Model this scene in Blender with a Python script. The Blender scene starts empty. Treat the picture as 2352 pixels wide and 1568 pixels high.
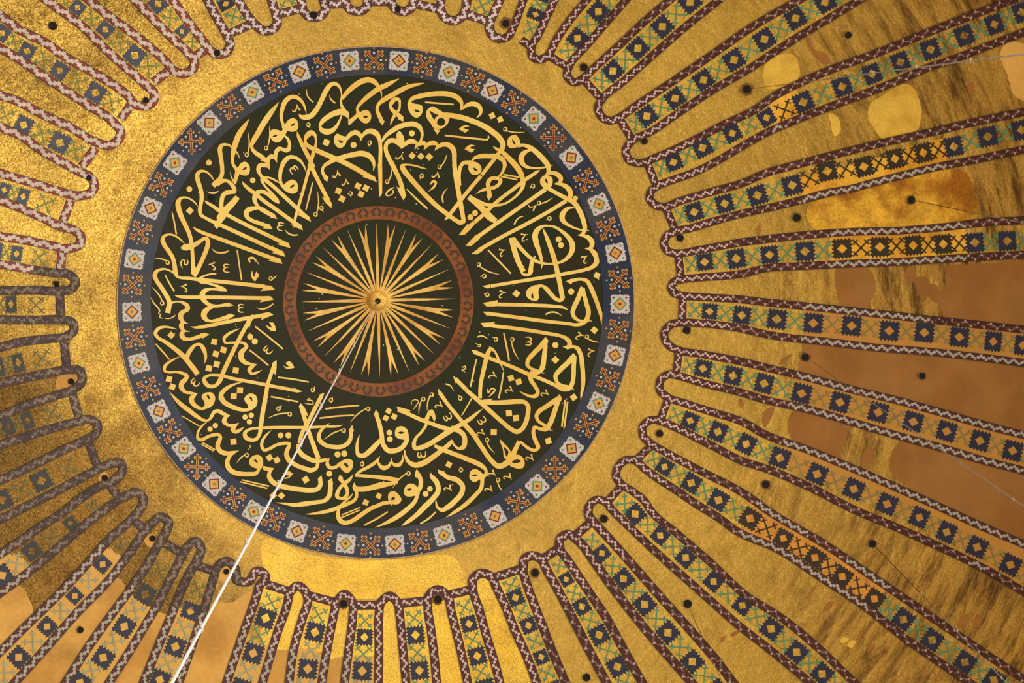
import bpy, bmesh, math, random
from mathutils import Vector, Matrix
from mathutils.geometry import tessellate_polygon
random.seed(7)
C = bpy.context.scene.collection
# ------------------------------------------------------------------ camera
W, H, F = 2352.0, 1568.0, 5570.0            # image size and focal length in pixels
VP = (1068.0, 272.0)                        # where the zenith (and every hanging cord) points
APEX, RAD = 55.0, 17.0                      # dome crown height and radius of curvature
v = Vector((VP[0]-W/2, VP[1]-H/2, F)).normalized()      # zenith in camera axes (right, down, forward)
q = v.rotation_difference(Vector((0, 0, 1)))            # camera axes -> world (x right, y down the picture, z up)
RT = q.to_matrix()
b = RT @ Vector((868-W/2, 690-H/2, F)); b *= 53.0/b.z
CAM = Vector((0, 0, APEX)) - b
cd = bpy.data.cameras.new('camera'); cam = bpy.data.objects.new('camera', cd); C.objects.link(cam)
cd.sensor_width = 36; cd.lens = F/W*36; cd.clip_end = 300
r_, d_, f_ = RT @ Vector((1,0,0)), RT @ Vector((0,1,0)), RT @ Vector((0,0,1))
m3 = Matrix((r_, -d_, -f_)).transposed()
cam.matrix_world = Matrix.Translation(CAM) @ m3.to_4x4()
bpy.context.scene.camera = cam
# ------------------------------------------------------------------ daylight and lamps
vs = bpy.context.scene.view_settings
vs.view_transform = 'Standard'; vs.look = 'None'; vs.gamma = 1.0; vs.exposure = -0.22
wd = bpy.data.worlds.new('world'); bpy.context.scene.world = wd; wd.use_nodes = True
bg = wd.node_tree.nodes['Background']; bg.inputs[0].default_value = (1.0, 0.96, 0.90, 1); bg.inputs[1].default_value = 0.50
def area(name, loc, target, size, energy, col):
    l = bpy.data.lights.new(name, 'AREA'); l.shape = 'RECTANGLE'; l.size = size[0]; l.size_y = size[1]
    l.energy = energy; l.color = col
    o = bpy.data.objects.new(name, l); C.objects.link(o); o.location = loc
    o.rotation_euler = (Vector(target)-Vector(loc)).to_track_quat('-Z', 'Y').to_euler()
    return o
area('nave_floodlight', (24.0, 1.0, 20.0), (-4, 0, 53), (6.0, 9.0), 13500, (1.0, 0.97, 0.90))
area('gallery_floodlight', (2.0, -20.0, 14.0), (0, 4, 53), (9.0, 5.0), 6500, (1.0, 0.96, 0.87))
# ------------------------------------------------------------------ geometry helpers
CEN = Vector((0, 0, APEX-RAD))
def ray(x, y): return (RT @ Vector((x-W/2, y-H/2, F))).normalized()
def P(x, y, h=0.0):
    """the point of the dome (h metres below its skin) seen at picture position x, y"""
    d = ray(x, y); R = RAD-h; oc = CAM-CEN; bq = d.dot(oc); disc = bq*bq-oc.dot(oc)+R*R
    return CAM + d*(-bq+math.sqrt(max(disc, 0.01)))
def at_depth(x, y, z):
    d = ray(x, y); return CAM + d*(z/d.z)
TIL = {'A':(340,280,6.5333),'B':(340,480,6.5333),'C':(340,700,6.5333),'D':(340,900,6.5333),'E':(540,160,6.5333),
 'F':(560,330,6.5333),'G':(840,160,6.5333),'H':(860,340,6.5333),'I':(1060,280,6.5333),'J':(1060,480,6.5333),
 'K':(1060,700,6.5333),'L':(1060,900,6.5333),'M':(500,980,6.5333),'N':(560,820,3.7333),'O':(800,980,3.7333),
 'Q':(800,860,3.7333),'a':(0,0,3.92),'b':(600,0,3.92),'c':(1200,0,3.92),'d':(1752,0,3.92),'e':(0,400,3.92),
 'f':(1200,400,3.92),'g':(1752,400,3.92),'h':(0,800,3.92),'i':(0,1168,3.92),'j':(600,1168,3.92),'k':(1200,800,3.92),
 'm':(1200,1168,3.92),'n':(1752,800,3.92),'p':(1752,1168,3.92),'z':(0,0,1.0)}
def pts(tokens):
    out = []; t = None
    for k in tokens:
        if len(k) == 1 and k.isalpha(): t = TIL[k]
        else:
            a = k.split(','); out.append((t[0]+float(a[0])/t[2], t[1]+float(a[1])/t[2]))
    return out
def spline(p, step, closed=False):
    """Catmull-Rom through tuples of any length, resampled about every step pixels"""
    n = len(p); out = []
    for i in range(n if closed else n-1):
        p0 = p[(i-1) % n] if closed or i > 0 else p[0]
        p1 = p[i]; p2 = p[(i+1) % n]
        p3 = p[(i+2) % n] if closed or i+2 < n else p[-1]
        L = math.hypot(p2[0]-p1[0], p2[1]-p1[1]); k = max(1, int(math.ceil(L/step)))
        # centripetal-like tangents keep tight turns from overshooting
        l0 = math.hypot(p1[0]-p0[0], p1[1]-p0[1]) or L or 1; l2 = math.hypot(p3[0]-p2[0], p3[1]-p2[1]) or L or 1
        Ls = L or 1
        for s in range(k):
            t = s/k; t2 = t*t; t3 = t2*t; o = []
            for c in range(len(p1)):
                m1 = Ls*((p1[c]-p0[c])/l0*Ls+(p2[c]-p1[c])/Ls*l0)/(l0+Ls) if (i > 0 or closed) else (p2[c]-p1[c])
                m2 = Ls*((p3[c]-p2[c])/l2*Ls+(p2[c]-p1[c])/Ls*l2)/(l2+Ls) if (i+2 < n or closed) else (p2[c]-p1[c])
                o.append((2*t3-3*t2+1)*p1[c]+(t3-2*t2+t)*m1+(-2*t3+3*t2)*p2[c]+(t3-t2)*m2)
            out.append(tuple(o))
    if not closed: out.append(tuple(p[-1]))
    return out
class Sheet:
    """a thin raised layer: faces in picture positions laid on the dome, with edges turned down to the skin below"""
    def __init__(s): s.v = []; s.h = []; s.f = []; s.m = []; s.uv = []
    def add(s, verts, faces, h, mi=0, uvs=None):
        o = len(s.v); s.v += [(x, y) for x, y in verts]; s.h += [h]*len(verts)
        for f in faces:
            s.f.append([o+i for i in f]); s.m.append(mi)
            s.uv.append([uvs[i] for i in f] if uvs else [(0, 0)]*len(f))
    def poly(s, loops, h, mi=0):
        fl = [q for l in loops for q in l]
        tri = tessellate_polygon([[Vector((x, y, 0)) for x, y in l] for l in loops])
        s.add(fl, [tuple(t) for t in tri], h, mi)
    def stroke(s, p, h, mi=0):
        n = len(p); L = []; Rr = []
        for i in range(n):
            a = p[max(0, i-1)]; c = p[min(n-1, i+1)]
            tx, ty = c[0]-a[0], c[1]-a[1]; l = math.hypot(tx, ty) or 1; w = max(p[i][2], .15)/2
            L.append((p[i][0]-ty/l*w, p[i][1]+tx/l*w)); Rr.append((p[i][0]+ty/l*w, p[i][1]-tx/l*w))
        s.add(L+Rr, [(i, i+1, n+i+1, n+i) for i in range(n-1)], h, mi)
    def build(s, name, mats, parent=None, skirt=0.03, origin=None):
        me = bpy.data.meshes.new(name); org = WORG[parent.name] if parent is not None else (origin or Vector((0, 0, 0)))
        vv = [P(x, y, h) for (x, y), h in zip(s.v, s.h)]
        faces = []; fm = list(s.m); fuv = list(s.uv)
        for k, f in enumerate(s.f):
            n = (vv[f[1]]-vv[f[0]]).cross(vv[f[2]]-vv[f[0]])
            if n.dot(CAM-vv[f[0]]) < 0: f = f[::-1]; fuv[k] = fuv[k][::-1]
            faces.append(f)
        if skirt > 0:
            cnt = {}
            for k, f in enumerate(faces):
                for i in range(len(f)):
                    e = (f[i], f[(i+1) % len(f)]); key = (min(e), max(e)); cnt.setdefault(key, []).append((e, k))
            low = {}
            def lo(i):
                if i not in low:
                    low[i] = len(vv); d = (vv[i]-CEN).normalized(); vv.append(vv[i]+d*skirt)
                return low[i]
            for key, l in cnt.items():
                if len(l) == 1:
                    (a, c), k = l[0]; faces.append([c, a, lo(a), lo(c)]); fm.append(fm[k])
                    u = dict(zip(s.f[k], s.uv[k])); fuv.append([u[c], u[a], u[a], u[c]])
        me.from_pydata([x-org for x in vv], [], faces)
        ul = me.uv_layers.new(name='UVMap'); j = 0
        for k, p_ in enumerate(me.polygons):
            p_.material_index = fm[k]
            for i in range(len(faces[k])): ul.data[p_.loop_start+i].uv = fuv[k][i]
        for mt in (mats if isinstance(mats, list) else [mats]): me.materials.append(mt)
        o = bpy.data.objects.new(name, me); C.objects.link(o)
        if parent is not None:
            o.parent = parent; WORG[o.name] = org
        else:
            o.location = org; WORG[o.name] = org
        return o
WORG = {}
def thing(name, label, cat, loc, group=None):
    o = bpy.data.objects.new(name, None); C.objects.link(o); o.location = loc; o.empty_display_size = .3
    WORG[o.name] = Vector(loc); return tag(o, label, cat, group)
def tag(o, label, cat, group=None):
    o['label'] = label; o['category'] = cat
    if group: o['group'] = group
    return o
def mesh_obj(name, bm, mat, parent=None, origin=None, smooth=False):
    org = Vector(origin) if origin is not None else (WORG[parent.name] if parent else Vector((0,0,0)))
    bmesh.ops.translate(bm, verts=bm.verts, vec=-org)
    me = bpy.data.meshes.new(name); bm.to_mesh(me); bm.free()
    for p_ in me.polygons: p_.use_smooth = smooth
    me.materials.append(mat); o = bpy.data.objects.new(name, me); C.objects.link(o)
    if parent is not None: o.parent = parent
    else: o.location = org
    WORG[o.name] = org
    return o
def tube(bm, a, c, r, seg=8, r2=None):
    a = Vector(a); c = Vector(c); d = (c-a); L = d.length
    mt = Matrix.Translation((a+c)/2) @ d.to_track_quat('Z', 'Y').to_matrix().to_4x4()
    bmesh.ops.create_cone(bm, cap_ends=True, segments=seg, radius1=r, radius2=r if r2 is None else r2, depth=L, matrix=mt)
def inside(p, poly):
    x, y = p; r = False; n = len(poly)
    for i in range(n):
        x1, y1 = poly[i]; x2, y2 = poly[(i+1) % n]
        if (y1 > y) != (y2 > y) and x < (x2-x1)*(y-y1)/(y2-y1)+x1: r = not r
    return r
# ------------------------------------------------------------------ materials
class NT:
    def __init__(s, name):
        s.mat = bpy.data.materials.new(name); s.mat.use_nodes = True; s.t = s.mat.node_tree
        s.b = s.t.nodes['Principled BSDF']
    def n(s, typ, **kw):
        o = s.t.nodes.new(typ)
        for k, vl in kw.items(): setattr(o, k, vl)
        return o
    def set(s, sock, val):
        if isinstance(val, bpy.types.NodeSocket): s.t.links.new(val, sock)
        else: sock.default_value = val
    def math(s, op, a, c=0.0, cl=False, d=None):
        o = s.n('ShaderNodeMath', operation=op, use_clamp=cl); s.set(o.inputs[0], a); s.set(o.inputs[1], c)
        if d is not None: s.set(o.inputs[2], d)
        return o.outputs[0]
    def mix(s, f, a, c, mode='MIX'):
        o = s.n('ShaderNodeMix', data_type='RGBA', blend_type=mode)
        s.set(o.inputs[0], f); s.set(o.inputs[6], a if isinstance(a, bpy.types.NodeSocket) else (*a, 1)); s.set(o.inputs[7], c if isinstance(c, bpy.types.NodeSocket) else (*c, 1))
        return o.outputs[2]
    def pos(s): return s.n('ShaderNodeNewGeometry').outputs['Position']
    def noise(s, scale, detail=3.0, vec=None, rough=.55):
        o = s.n('ShaderNodeTexNoise'); o.inputs['Scale'].default_value = scale; o.inputs['Detail'].default_value = detail
        o.inputs['Roughness'].default_value = rough
        s.t.links.new(vec or s.pos(), o.inputs['Vector']); return o.outputs['Fac']
    def ramp(s, f, stops):
        o = s.n('ShaderNodeValToRGB'); e = o.color_ramp.elements
        while len(e) < len(stops): e.new(.5)
        for i, (p_, c) in enumerate(stops):
            e[i].position = p_; e[i].color = (*c, 1) if len(c) == 3 else c
        s.set(o.inputs[0], f); return o.outputs[0]
    def remap(s, f, a, c):                          # smoothstep from a to c
        o = s.n('ShaderNodeMapRange', interpolation_type='SMOOTHSTEP'); s.set(o.inputs[0], f)
        o.inputs[1].default_value = a; o.inputs[2].default_value = c; return o.outputs[0]
    def bump(s, hgt, strength, dist):
        o = s.n('ShaderNodeBump'); o.inputs['Strength'].default_value = strength; o.inputs['Distance'].default_value = dist
        s.set(o.inputs['Height'], hgt); s.t.links.new(o.outputs[0], s.b.inputs['Normal'])
    def out(s, col, rough=.6, metal=0.0, spec=.5):
        s.set(s.b.inputs['Base Color'], col if isinstance(col, bpy.types.NodeSocket) else (*col, 1))
        s.set(s.b.inputs['Roughness'], rough); s.set(s.b.inputs['Metallic'], metal); s.b.inputs['Specular IOR Level'].default_value = spec
        return s.mat
def L(r, g, bb): return tuple(((c/255)/12.92 if c/255 <= .04045 else ((c/255+.055)/1.055)**2.4) for c in (r, g, bb))
def plain(name, col, var=.25, sc=9.0, rough=.65, metal=0.0, fine=45.0, fv=.18, bump=0.0, spec=.4, col2=None):
    n = NT(name); a = n.noise(sc, 5); f = n.noise(fine, 2)
    k = n.math('ADD', n.math('MULTIPLY', n.math('SUBTRACT', a, .5), var*2.4), n.math('MULTIPLY', n.math('SUBTRACT', f, .5), fv*2.4))
    k = n.math('ADD', k, 1.0)
    o = n.n('ShaderNodeVectorMath', operation='SCALE')
    base = col if col2 is None else None
    if base is not None: o.inputs[0].default_value = base
    else: n.t.links.new(n.mix(n.remap(n.noise(sc*.4, 4), .42, .6), col, col2), o.inputs[0])
    n.set(o.inputs['Scale'], k)
    if bump: n.bump(f, bump, .02)
    return n.out(o.outputs[0], rough, metal, spec)
LETTERS = '''
l A S 1521,-49,2 1450,60,62 1370,180,84 1310,330,84 1277,470,66 1266,570,46 1280,640,46 1330,710,50
+ A C 1300,690 1340,690 1385,625 1455,597 1508,632 1530,715 1502,792 1435,802 1375,780 1310,740 / 1418,720 1445,685 1483,680 1470,708
+ A P 1310,735 1372,780 1345,850 1322,935 1303,936 1262,880 1236,800 1228,738 1252,805 1278,862 1290,845
l A S 1382,560,2 1340,470,22 1275,395,26 1215,348,30 1160,337,38 1100,358,58 1080,400,68 1085,480,66 1100,580,64 1113,690,60 1108,790,62 1080,850,66 1040,895,78 972,958,78
+ A S 1030,930,80 1100,892,66 1180,882,48 1240,920,54 1280,975,64 1298,1030,60 1285,1060,50
+ A S 1310,1050,50 1230,1052,64 1160,1068,66 1120,1115,66 1105,1190,62 1102,1330,60
l A S 1345,1125,80 1270,1215,92 1180,1310,104 1110,1400,116 1070,1470,110
+ B P 1060,75 1190,95 1100,215 1035,300 985,240 1030,170
l A S 850,1178,4 880,1205,32 960,1255,46 1060,1325,56 1130,1370,56
+ B S 1100,35,56 1205,95,56 2000,492,58
+ B P 1960,440 2110,510 2138,586 1927,524 1975,514 1930,480
l A S 995,890,4 960,830,22 900,765,30 830,735,36 770,748,52 738,795,66 745,870,66 775,960,64 800,1060,64 805,1150,62 790,1240,58 778,1330,58 790,1390,50 840,1432,44
+ B S 790,85,50 850,125,44 950,178,52 1100,245,56 1900,612,58
+ B P 1880,566 2030,635 2062,716 1855,655 1905,650 1860,620
l A S 748,1270,4 700,1205,24 640,1160,26 570,1133,28 510,1138,38 468,1168,60 450,1220,76 460,1300,76 500,1420,74 530,1487,68
+ B S 530,180,68 610,350,62 650,490,60 662,600,54 672,760,56 678,900,58 680,960,60
+ B P 645,965 710,1030 740,965 715,862 648,880
+ B C 492,585 530,535 600,520 670,515 700,560 640,605 570,622 520,610
+ B S 640,560,74 700,535,68 770,490,60 840,440,44
+ B S 820,435,36 880,448,62 900,510,70 885,580,68 840,700,66 790,810,64 735,930,62 705,1010,36
l B S 548,517,4 500,470,22 430,415,28 360,385,30 290,385,34 235,415,52 220,465,68 245,535,66 310,630,62 370,730,62 400,850,64 415,960,66 440,1010,44 480,1027,40 600,1037,46 760,1057,54 1000,1080,56 1400,1122,58 1750,1160,60
+ B P 1700,1135 1853,1152 1908,1212 1686,1228 1730,1190 1690,1180
l B S 440,1018,12 400,970,24 330,925,26 250,898,30 180,908,40 120,945,58 100,1000,66 125,1065,62 190,1160,64 260,1270,66 310,1360,70 325,1420,72 310,1480,76 295,1560,80
+ B S 330,1425,36 400,1390,26 460,1388,26 530,1408,46 590,1455,66 600,1500,58 550,1530,56
+ C S 600,70,50 545,93,60 500,130,74 488,180,80 510,230,56 560,270,28 612,285,3
+ C S 580,272,12 525,270,46 502,305,76 508,350,62 555,388,30 627,402,3
+ C S 570,392,16 525,405,56 508,455,78 535,500,66 600,515,48 720,490,54 800,462,56
+ C P 780,430 850,417 922,442 807,512 815,488 780,470
l B S 1025,972,18 940,975,24 850,1000,28 790,1030,36 760,1065,40 790,1098,32 880,1112,30 980,1135,38 1080,1175,50 1140,1205,52 1185,1228,14
+ B S 1185,1228,8 1100,1214,32 1000,1202,36 910,1204,44 840,1235,72 813,1290,84 825,1340,80 870,1400,60 930,1440,54 1010,1455,46 1110,1445,46 1200,1425,50
+ B P 1180,1420 1215,1404 1286,1446 1180,1468
+ B S 980,1462,44 905,1490,66 848,1545,86
+ C S 905,55,66 848,110,86 838,160,86 865,212,66 920,240,42 1000,237,48 1100,210,56 1200,177,58
+ C P 1180,150 1237,130 1307,160 1180,232 1195,204 1170,195
l B S 395,1290,3 450,1308,36 550,1320,48 700,1322,52 1100,1325,56 1500,1332,56 1750,1336,56
+ B P 1720,1307 1835,1305 1890,1358 1675,1400 1705,1364 1720,1360
l C S 636,325,3 700,338,28 800,330,48 950,305,54 1200,252,54 1450,205,56 1600,178,56 1720,157,56
+ C P 1700,130 1815,107 1884,147 1690,228 1715,190 1700,185
l B S 672,265,3 720,305,34 800,345,48 1000,420,56 1300,530,58 1600,640,58 1850,732,60
+ B P 1820,690 1985,745 2018,822 1795,775 1840,765 1800,740
l E S 657,485,3 610,550,40 540,640,74 470,740,84 400,850,84 340,960,80 280,1060,74 250,1130,52 258,1190,48 300,1240,60 380,1295,66 430,1335,66
+ E P 420,1295 470,1328 468,1398 380,1358 410,1350 390,1325
l E S 1070,660,3 1050,580,26 1010,490,44 950,430,56 870,405,62 800,430,70 745,490,70 710,580,64 693,680,54 700,760,46 725,835,40
+ E C 700,850 745,820 800,755 870,725 925,755 948,830 930,905 860,932 780,915 730,900 / 835,845 860,812 900,803 888,832
+ E S 770,870,86 730,940,72 700,980,72
+ E C 512,950 545,905 610,898 690,920 740,930 760,970 720,1030 670,1080 610,1092 550,1050 522,1000 / 560,1005 590,982 635,980 605,1008
+ E S 740,990,24 785,1030,40 815,1100,46 812,1170,56 800,1215,50
+ E S 818,1195,40 775,1208,70 720,1197,52 660,1185,64 620,1225,62 610,1290,48 628,1395,3
+ E S 628,1390,6 600,1330,44 550,1302,68 505,1330,64 490,1400,56 505,1460,36 524,1505,3
+ E S 524,1500,6 490,1450,44 430,1432,66 375,1435,66 350,1480,64 355,1540,56
+ F S 225,420,56 262,485,46 310,520,54
l F S 545,600,4 490,560,26 430,527,28 370,508,30 310,515,44 275,535,56 282,575,44 300,610,34 390,715,40 470,805,46 510,860,44 528,895,14
+ F S 528,897,12 460,850,40 400,795,48 330,737,56 250,717,62 190,745,70 165,790,70 165,850,68 190,910,50 220,955,54 280,990,68 350,1032,66 430,1075,64
+ F P 420,1042 460,1052 503,1128 400,1108
+ F S 215,965,40 130,972,68 62,995,76 35,1045,76 52,1100,64 120,1150,56 200,1182,60 300,1215,60
+ F P 290,1187 390,1210 432,1282 287,1270 315,1245 290,1240
+ A S 1412,888,3 1440,935,40 1500,995,54 1600,1070,58
l F S 190,760,60 250,815,58 500,997,58 780,1200,60
+ F P 750,1140 865,1220 888,1300 697,1215 745,1210
l F S 300,530,60 400,605,58 600,785,58 850,1015,58
+ F P 850,980 985,1100 1010,1172 815,1068 822,1052 830,1030
l F S 940,440,3 900,330,30 840,250,44 760,205,56 680,205,66 610,265,70 565,360,64 545,470,54 550,560,46 575,630,44
+ F C 545,610 585,620 650,570 730,538 790,570 812,650 795,725 740,748 660,730 600,690 565,650 / 690,660 720,622 762,615 745,645
l E S 930,925,3 945,985,40 990,1090,56 1060,1230,64 1120,1350,62 1180,1470,60
+ F S 1010,340,62 1100,520,60 1200,720,60 1270,850,62
+ F P 1230,760 1320,890 1316,966 1230,890 1168,797 1215,810
l E S 1175,1240,60 1205,1150,44 1214,1060,36 1200,985,50 1145,945,78 1085,985,76 1050,1060,42 1070,1120,54 1120,1160,64 1200,1200,72 1400,1290,74 1545,1350,76
+ F S 1410,232,76 1640,350,74 1850,470,72
+ F P 1850,430 1970,498 1998,575 1775,492 1830,488
+ E S 1180,1230,60 1150,1340,52 1110,1460,52
+ F S 1000,310,54 965,430,48 880,740,44 810,980,44 765,1150,36 750,1265,4
l F S 1940,410,4 1955,330,36 1930,240,66 1860,170,80 1770,147,84 1650,162,76 1500,197,70 1400,227,66 1280,282,58 1205,335,48 1180,400,42 1195,455,50 1235,515,60
+ F P 1190,470 1270,495 1252,573 1200,530
l E S 955,660,3 985,700,50 1060,715,76 1140,690,78 1220,600,74 1300,450,72 1380,290,74 1430,228,64 1490,208,54 1550,240,44 1585,300,28 1598,380,20 1590,460,30 1595,530,40 1640,610,50 1700,680,50
+ E S 1690,655,60 1600,632,88 1500,652,84 1390,710,76 1300,790,62 1275,850,42 1300,905,70 1370,930,88 1450,915,74 1520,850,50 1565,770,34 1600,680,20
+ E P 1590,620 1640,600 1708,640 1712,750 1850,640 1870,690 1720,830 1700,835 1695,725 1610,680
+ E S 1600,440,46 1700,320,70 1800,235,80 1900,175,82 1990,152,80 2070,170,74 2130,225,58 2170,285,36 2195,350,20 2195,435,3
l G S 500,138,6 400,185,50 290,240,74 200,280,76 100,350,74 0,430,66 -80,510,52 -122,570,44 -118,630,48 -90,680,50
+ E C 1815,650 1870,640 1930,608 1990,610 2035,660 2038,740 1990,800 1930,800 1880,760 1840,700 / 1920,710 1950,695 1998,705 1970,722
l G S 878,200,4 780,220,40 650,250,62 520,310,74 380,390,76 260,460,70 190,525,50 170,590,46 190,660,56 230,750,62 242,785,62
+ G P 210,750 287,768 252,838 197,765 222,760
l G S 365,835,4 400,745,38 450,660,48 500,595,38 512,520,32 495,450,50 450,440,56 395,485,68 370,550,46 395,600,56 450,650,66 520,705,60
+ G P 500,655 565,705 563,780 480,738 500,720 480,700
l G S 1412,615,3 1440,545,40 1430,480,60 1370,415,74 1260,370,78 1100,358,76 950,370,72 800,400,70 700,435,60 655,480,44
+ G C 628,510 660,450 690,490 740,512 800,520 850,550 855,620 820,690 760,722 700,690 650,620 630,560 / 722,600 770,600 812,628 770,640
+ G S 1410,615,4 1470,570,40 1530,528,60 1600,512,66 1680,535,74 1722,590,62 1725,650,44 1690,700,24 1660,720,4
l G C 903,660 925,600 1005,552 1090,595 1180,648 1260,680 1255,740 1235,800 1180,860 1110,890 1030,880 970,800 920,730 / 958,618 1020,650 1090,690 1050,715 1030,750 990,690 / 1070,790 1085,745 1125,722 1175,740 1197,790 1170,830 1115,845 1078,825
+ G P 1010,885 1040,890 1118,905 1075,975
+ G S 1180,670,60 1300,690,76 1450,720,78 1600,770,78 1760,840,80 1900,930,84 2010,1030,84 2060,1120,80 2045,1190,72 2000,1250,60 1930,1340,56 1850,1440,54 1740,1580,54
+ H S 1600,416,56 1400,650,56 1280,800,56 1150,970,54 1110,1020,50
+ H P 1085,1010 1150,1040 1045,1088
l G S 235,1090,30 290,1005,50 400,915,70 520,848,74 640,817,74 730,817,76 800,855,70 840,920,50 845,1000,42 810,1095,26
+ G S 535,1188,4 500,1115,60 430,1065,72 360,1068,72 310,1115,60 300,1190,60 330,1290,66 400,1430,66 460,1550,66
+ G C 460,980 475,940 500,922 550,970 577,1030 575,1100 540,1185 500,1110 470,1050
+ G S 535,1188,4 580,1130,50 640,1083,70 700,1073,72 760,1100,50 785,1130,30
+ G S 735,1200,4 760,1150,40 810,1110,60 860,1098,70 900,1120,46 918,1130,20
+ G S 870,1208,4 900,1160,40 960,1108,62 1020,1098,70 1060,1115,50 1085,1150,20
+ G S 1035,1215,4 1070,1170,44 1140,1128,64 1220,1123,72 1290,1163,80 1325,1235,74 1330,1350,68 1335,1450,66 1340,1568,64
+ H S 1200,250,68 1225,450,70 1260,650,70 1290,820,72 1320,980,66 1340,1090,62
l H S 790,312,6 700,290,24 600,262,26 520,250,26 450,252,36 415,270,66 430,310,78 520,430,76 650,580,74 800,740,72 950,880,70 1100,995,66 1200,1070,64 1290,1125,60
+ H C 1240,1130 1300,1075 1340,1040 1372,1080 1360,1120 1310,1150 1265,1150
l H S 250,200,66 330,370,66 380,480,66 420,620,66 435,700,66
+ H P 395,560 440,590 478,715 435,783 375,680 330,574 366,600
l E C 1482,1050 1500,985 1530,960 1590,985 1670,1020 1672,1080 1630,1150 1580,1178 1520,1150 1490,1100 / 1548,1052 1590,1065 1628,1088 1590,1102
+ E S 1650,1065,50 1700,1003,60 1760,953,70 1820,943,74 1870,980,60 1892,1030,36 1872,1080,3
+ E S 1872,1080,3 1910,1000,40 1970,935,66 2050,923,80 2120,960,80 2165,1040,60 2180,1150,56 2178,1350,56 2178,1568,54
+ F P 2010,300 2075,300 2078,500 2076,745 2037,803 2026,700 2015,400
l H S 1275,560,56 1270,400,54 1285,300,56 1340,220,54 1420,215,60 1480,205,40
+ H C 1415,250 1450,200 1500,205 1570,235 1607,300 1590,370 1520,402 1460,390 1415,330 1408,285 / 1482,290 1520,305 1548,335 1510,340
+ H S 1460,190,16 1500,152,44 1600,122,66 1720,120,70 1850,130,76 1930,182,68 1955,250,58 1940,320,46 1900,390,34 1845,440,10
l H S 1520,690,3 1600,640,34 1700,610,50 1800,590,52 1870,540,54 1890,480,60 1830,452,50 1750,460,58 1710,510,66 1705,580,60 1720,650,64 1732,715,64
+ H P 1700,690 1770,720 1714,785 1676,697 1695,710
l G S 1908,1150,3 1960,1185,40 2040,1230,60 2120,1300,76
+ I S 683,516,78 800,640,84 880,750,82 915,850,72 930,920,60 910,990,54 850,1080,40 760,1160,34 660,1220,32 560,1250,36
+ I S 108,1120,84 220,1215,88 330,1320,96 420,1420,106 515,1490,76
+ I S 145,1140,60 250,1190,56 360,1235,50 480,1250,50 600,1240,26
l I S 1180,717,3 1130,750,40 1050,805,50 950,870,56 900,910,58 800,990,54 600,1140,54 450,1270,58 350,1370,60 200,1500,58
+ H S 1500,1110,58 1400,1215,60
+ H P 1440,1120 1445,1215 1350,1305 1262,1306 1402,1128 1397,1165
l I C 1178,890 1195,835 1250,800 1310,800 1360,840 1368,910 1340,980 1290,1020 1240,990 1195,950 / 1255,870 1270,848 1285,870 1290,925 1275,915
+ I S 1260,1010,64 1000,1192,58 700,1402,58 480,1555,58
+ J S 500,235,58 230,425,60
+ J P 270,370 280,440 145,555 62,546 222,378 214,412
+ I S 1290,990,56 1450,1080,58 1600,1160,62
l I C 685,300 705,240 760,200 815,192 850,230 880,300 870,360 800,385 730,390 690,350 / 760,258 790,290 810,340 775,320
+ I S 850,355,56 930,348,48 1020,378,66 1120,453,76 1230,563,80 1300,663,74 1305,730,62 1290,770,40 1248,793,4
+ I S 1050,418,26 980,438,50 920,483,76 895,550,84 915,620,72 970,668,50 1060,690,32 1170,692,28 1270,675,24 1370,652,6
+ I S 1248,795,4 1310,768,40 1390,768,60 1460,802,74 1493,860,64 1470,908,46 1385,930,5
+ I S 1385,930,5 1480,933,46 1560,963,66 1620,1023,80 1638,1090,72 1620,1140,66 1580,1180,60
+ J S 1570,-125,58 1380,-5,56 1000,210,56 600,420,56 260,612,56
+ J P 300,560 330,615 235,680 143,672 200,630
+ I S 1600,1150,70 1700,1222,72 1770,1330,76 1820,1450,72 1845,1540,70
+ J S 1845,230,70 1850,275,68 1840,340,58 1800,380,38 1745,393,4
+ I S 1690,1285,20 1620,1288,40 1550,1333,66 1512,1400,82 1520,1475,72 1548,1508,62 1605,1547,44 1700,1592,30 1800,1619,24 1915,1625,6
+ J S 1745,393,4 1820,398,40 1910,433,70 1958,500,78 1950,560,62 1920,590,40 1843,588,4
+ J S 1843,588,4 1930,603,50 1990,660,76 2030,740,80 2020,810,76 1960,870,60 1850,910,52 1600,960,52 1200,1030,52 800,1095,50 440,1155,50
+ J P 430,1128 435,1182 385,1190 310,1155
l J S 750,430,84 790,600,82 850,780,78 930,940,76
+ J C 880,930 940,960 985,968 1010,900 1070,900 1065,960 1020,1000 950,1005 900,975
+ J S 1032,950,70 1045,860,64 1065,770,56 1110,700,8
+ J S 770,440,76 880,575,58 980,682,52 1080,762,50 1180,802,44 1280,820,32 1390,817,32 1500,790,42 1600,720,60 1660,620,76 1660,520,80 1600,420,66 1500,330,48 1400,270,38 1300,250,28 1210,262,46 1140,312,74 1105,390,86 1120,500,84 1170,650,60 1200,760,44 1208,830,30 1200,895,4
l J S 1215,275,3 1260,380,44 1330,560,66 1390,740,72 1440,950,70 1480,1140,70 1510,1300,72 1518,1345,72
+ J S 1530,1345,44 1475,1368,56 1420,1350,56 1340,1272,64 1270,1192,62 1200,1148,36 1150,1152,44
+ J C 968,1280 985,1210 1050,1160 1130,1137 1200,1150 1165,1195 1155,1260 1165,1330 1130,1375 1060,1370 1000,1340 / 1045,1300 1065,1260 1078,1300 1075,1340 1055,1335
l J S 1620,1092,52 1700,1063,50 1800,1052,46 1880,1078,60 1930,1155,66 1990,1290,66 2040,1420,60
+ K S 2035,-30,60 2060,50,60 2090,140,54 2110,260,34 2115,385,4
+ J P 1568,1082 1655,1040 1660,1110 1637,1125
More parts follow.
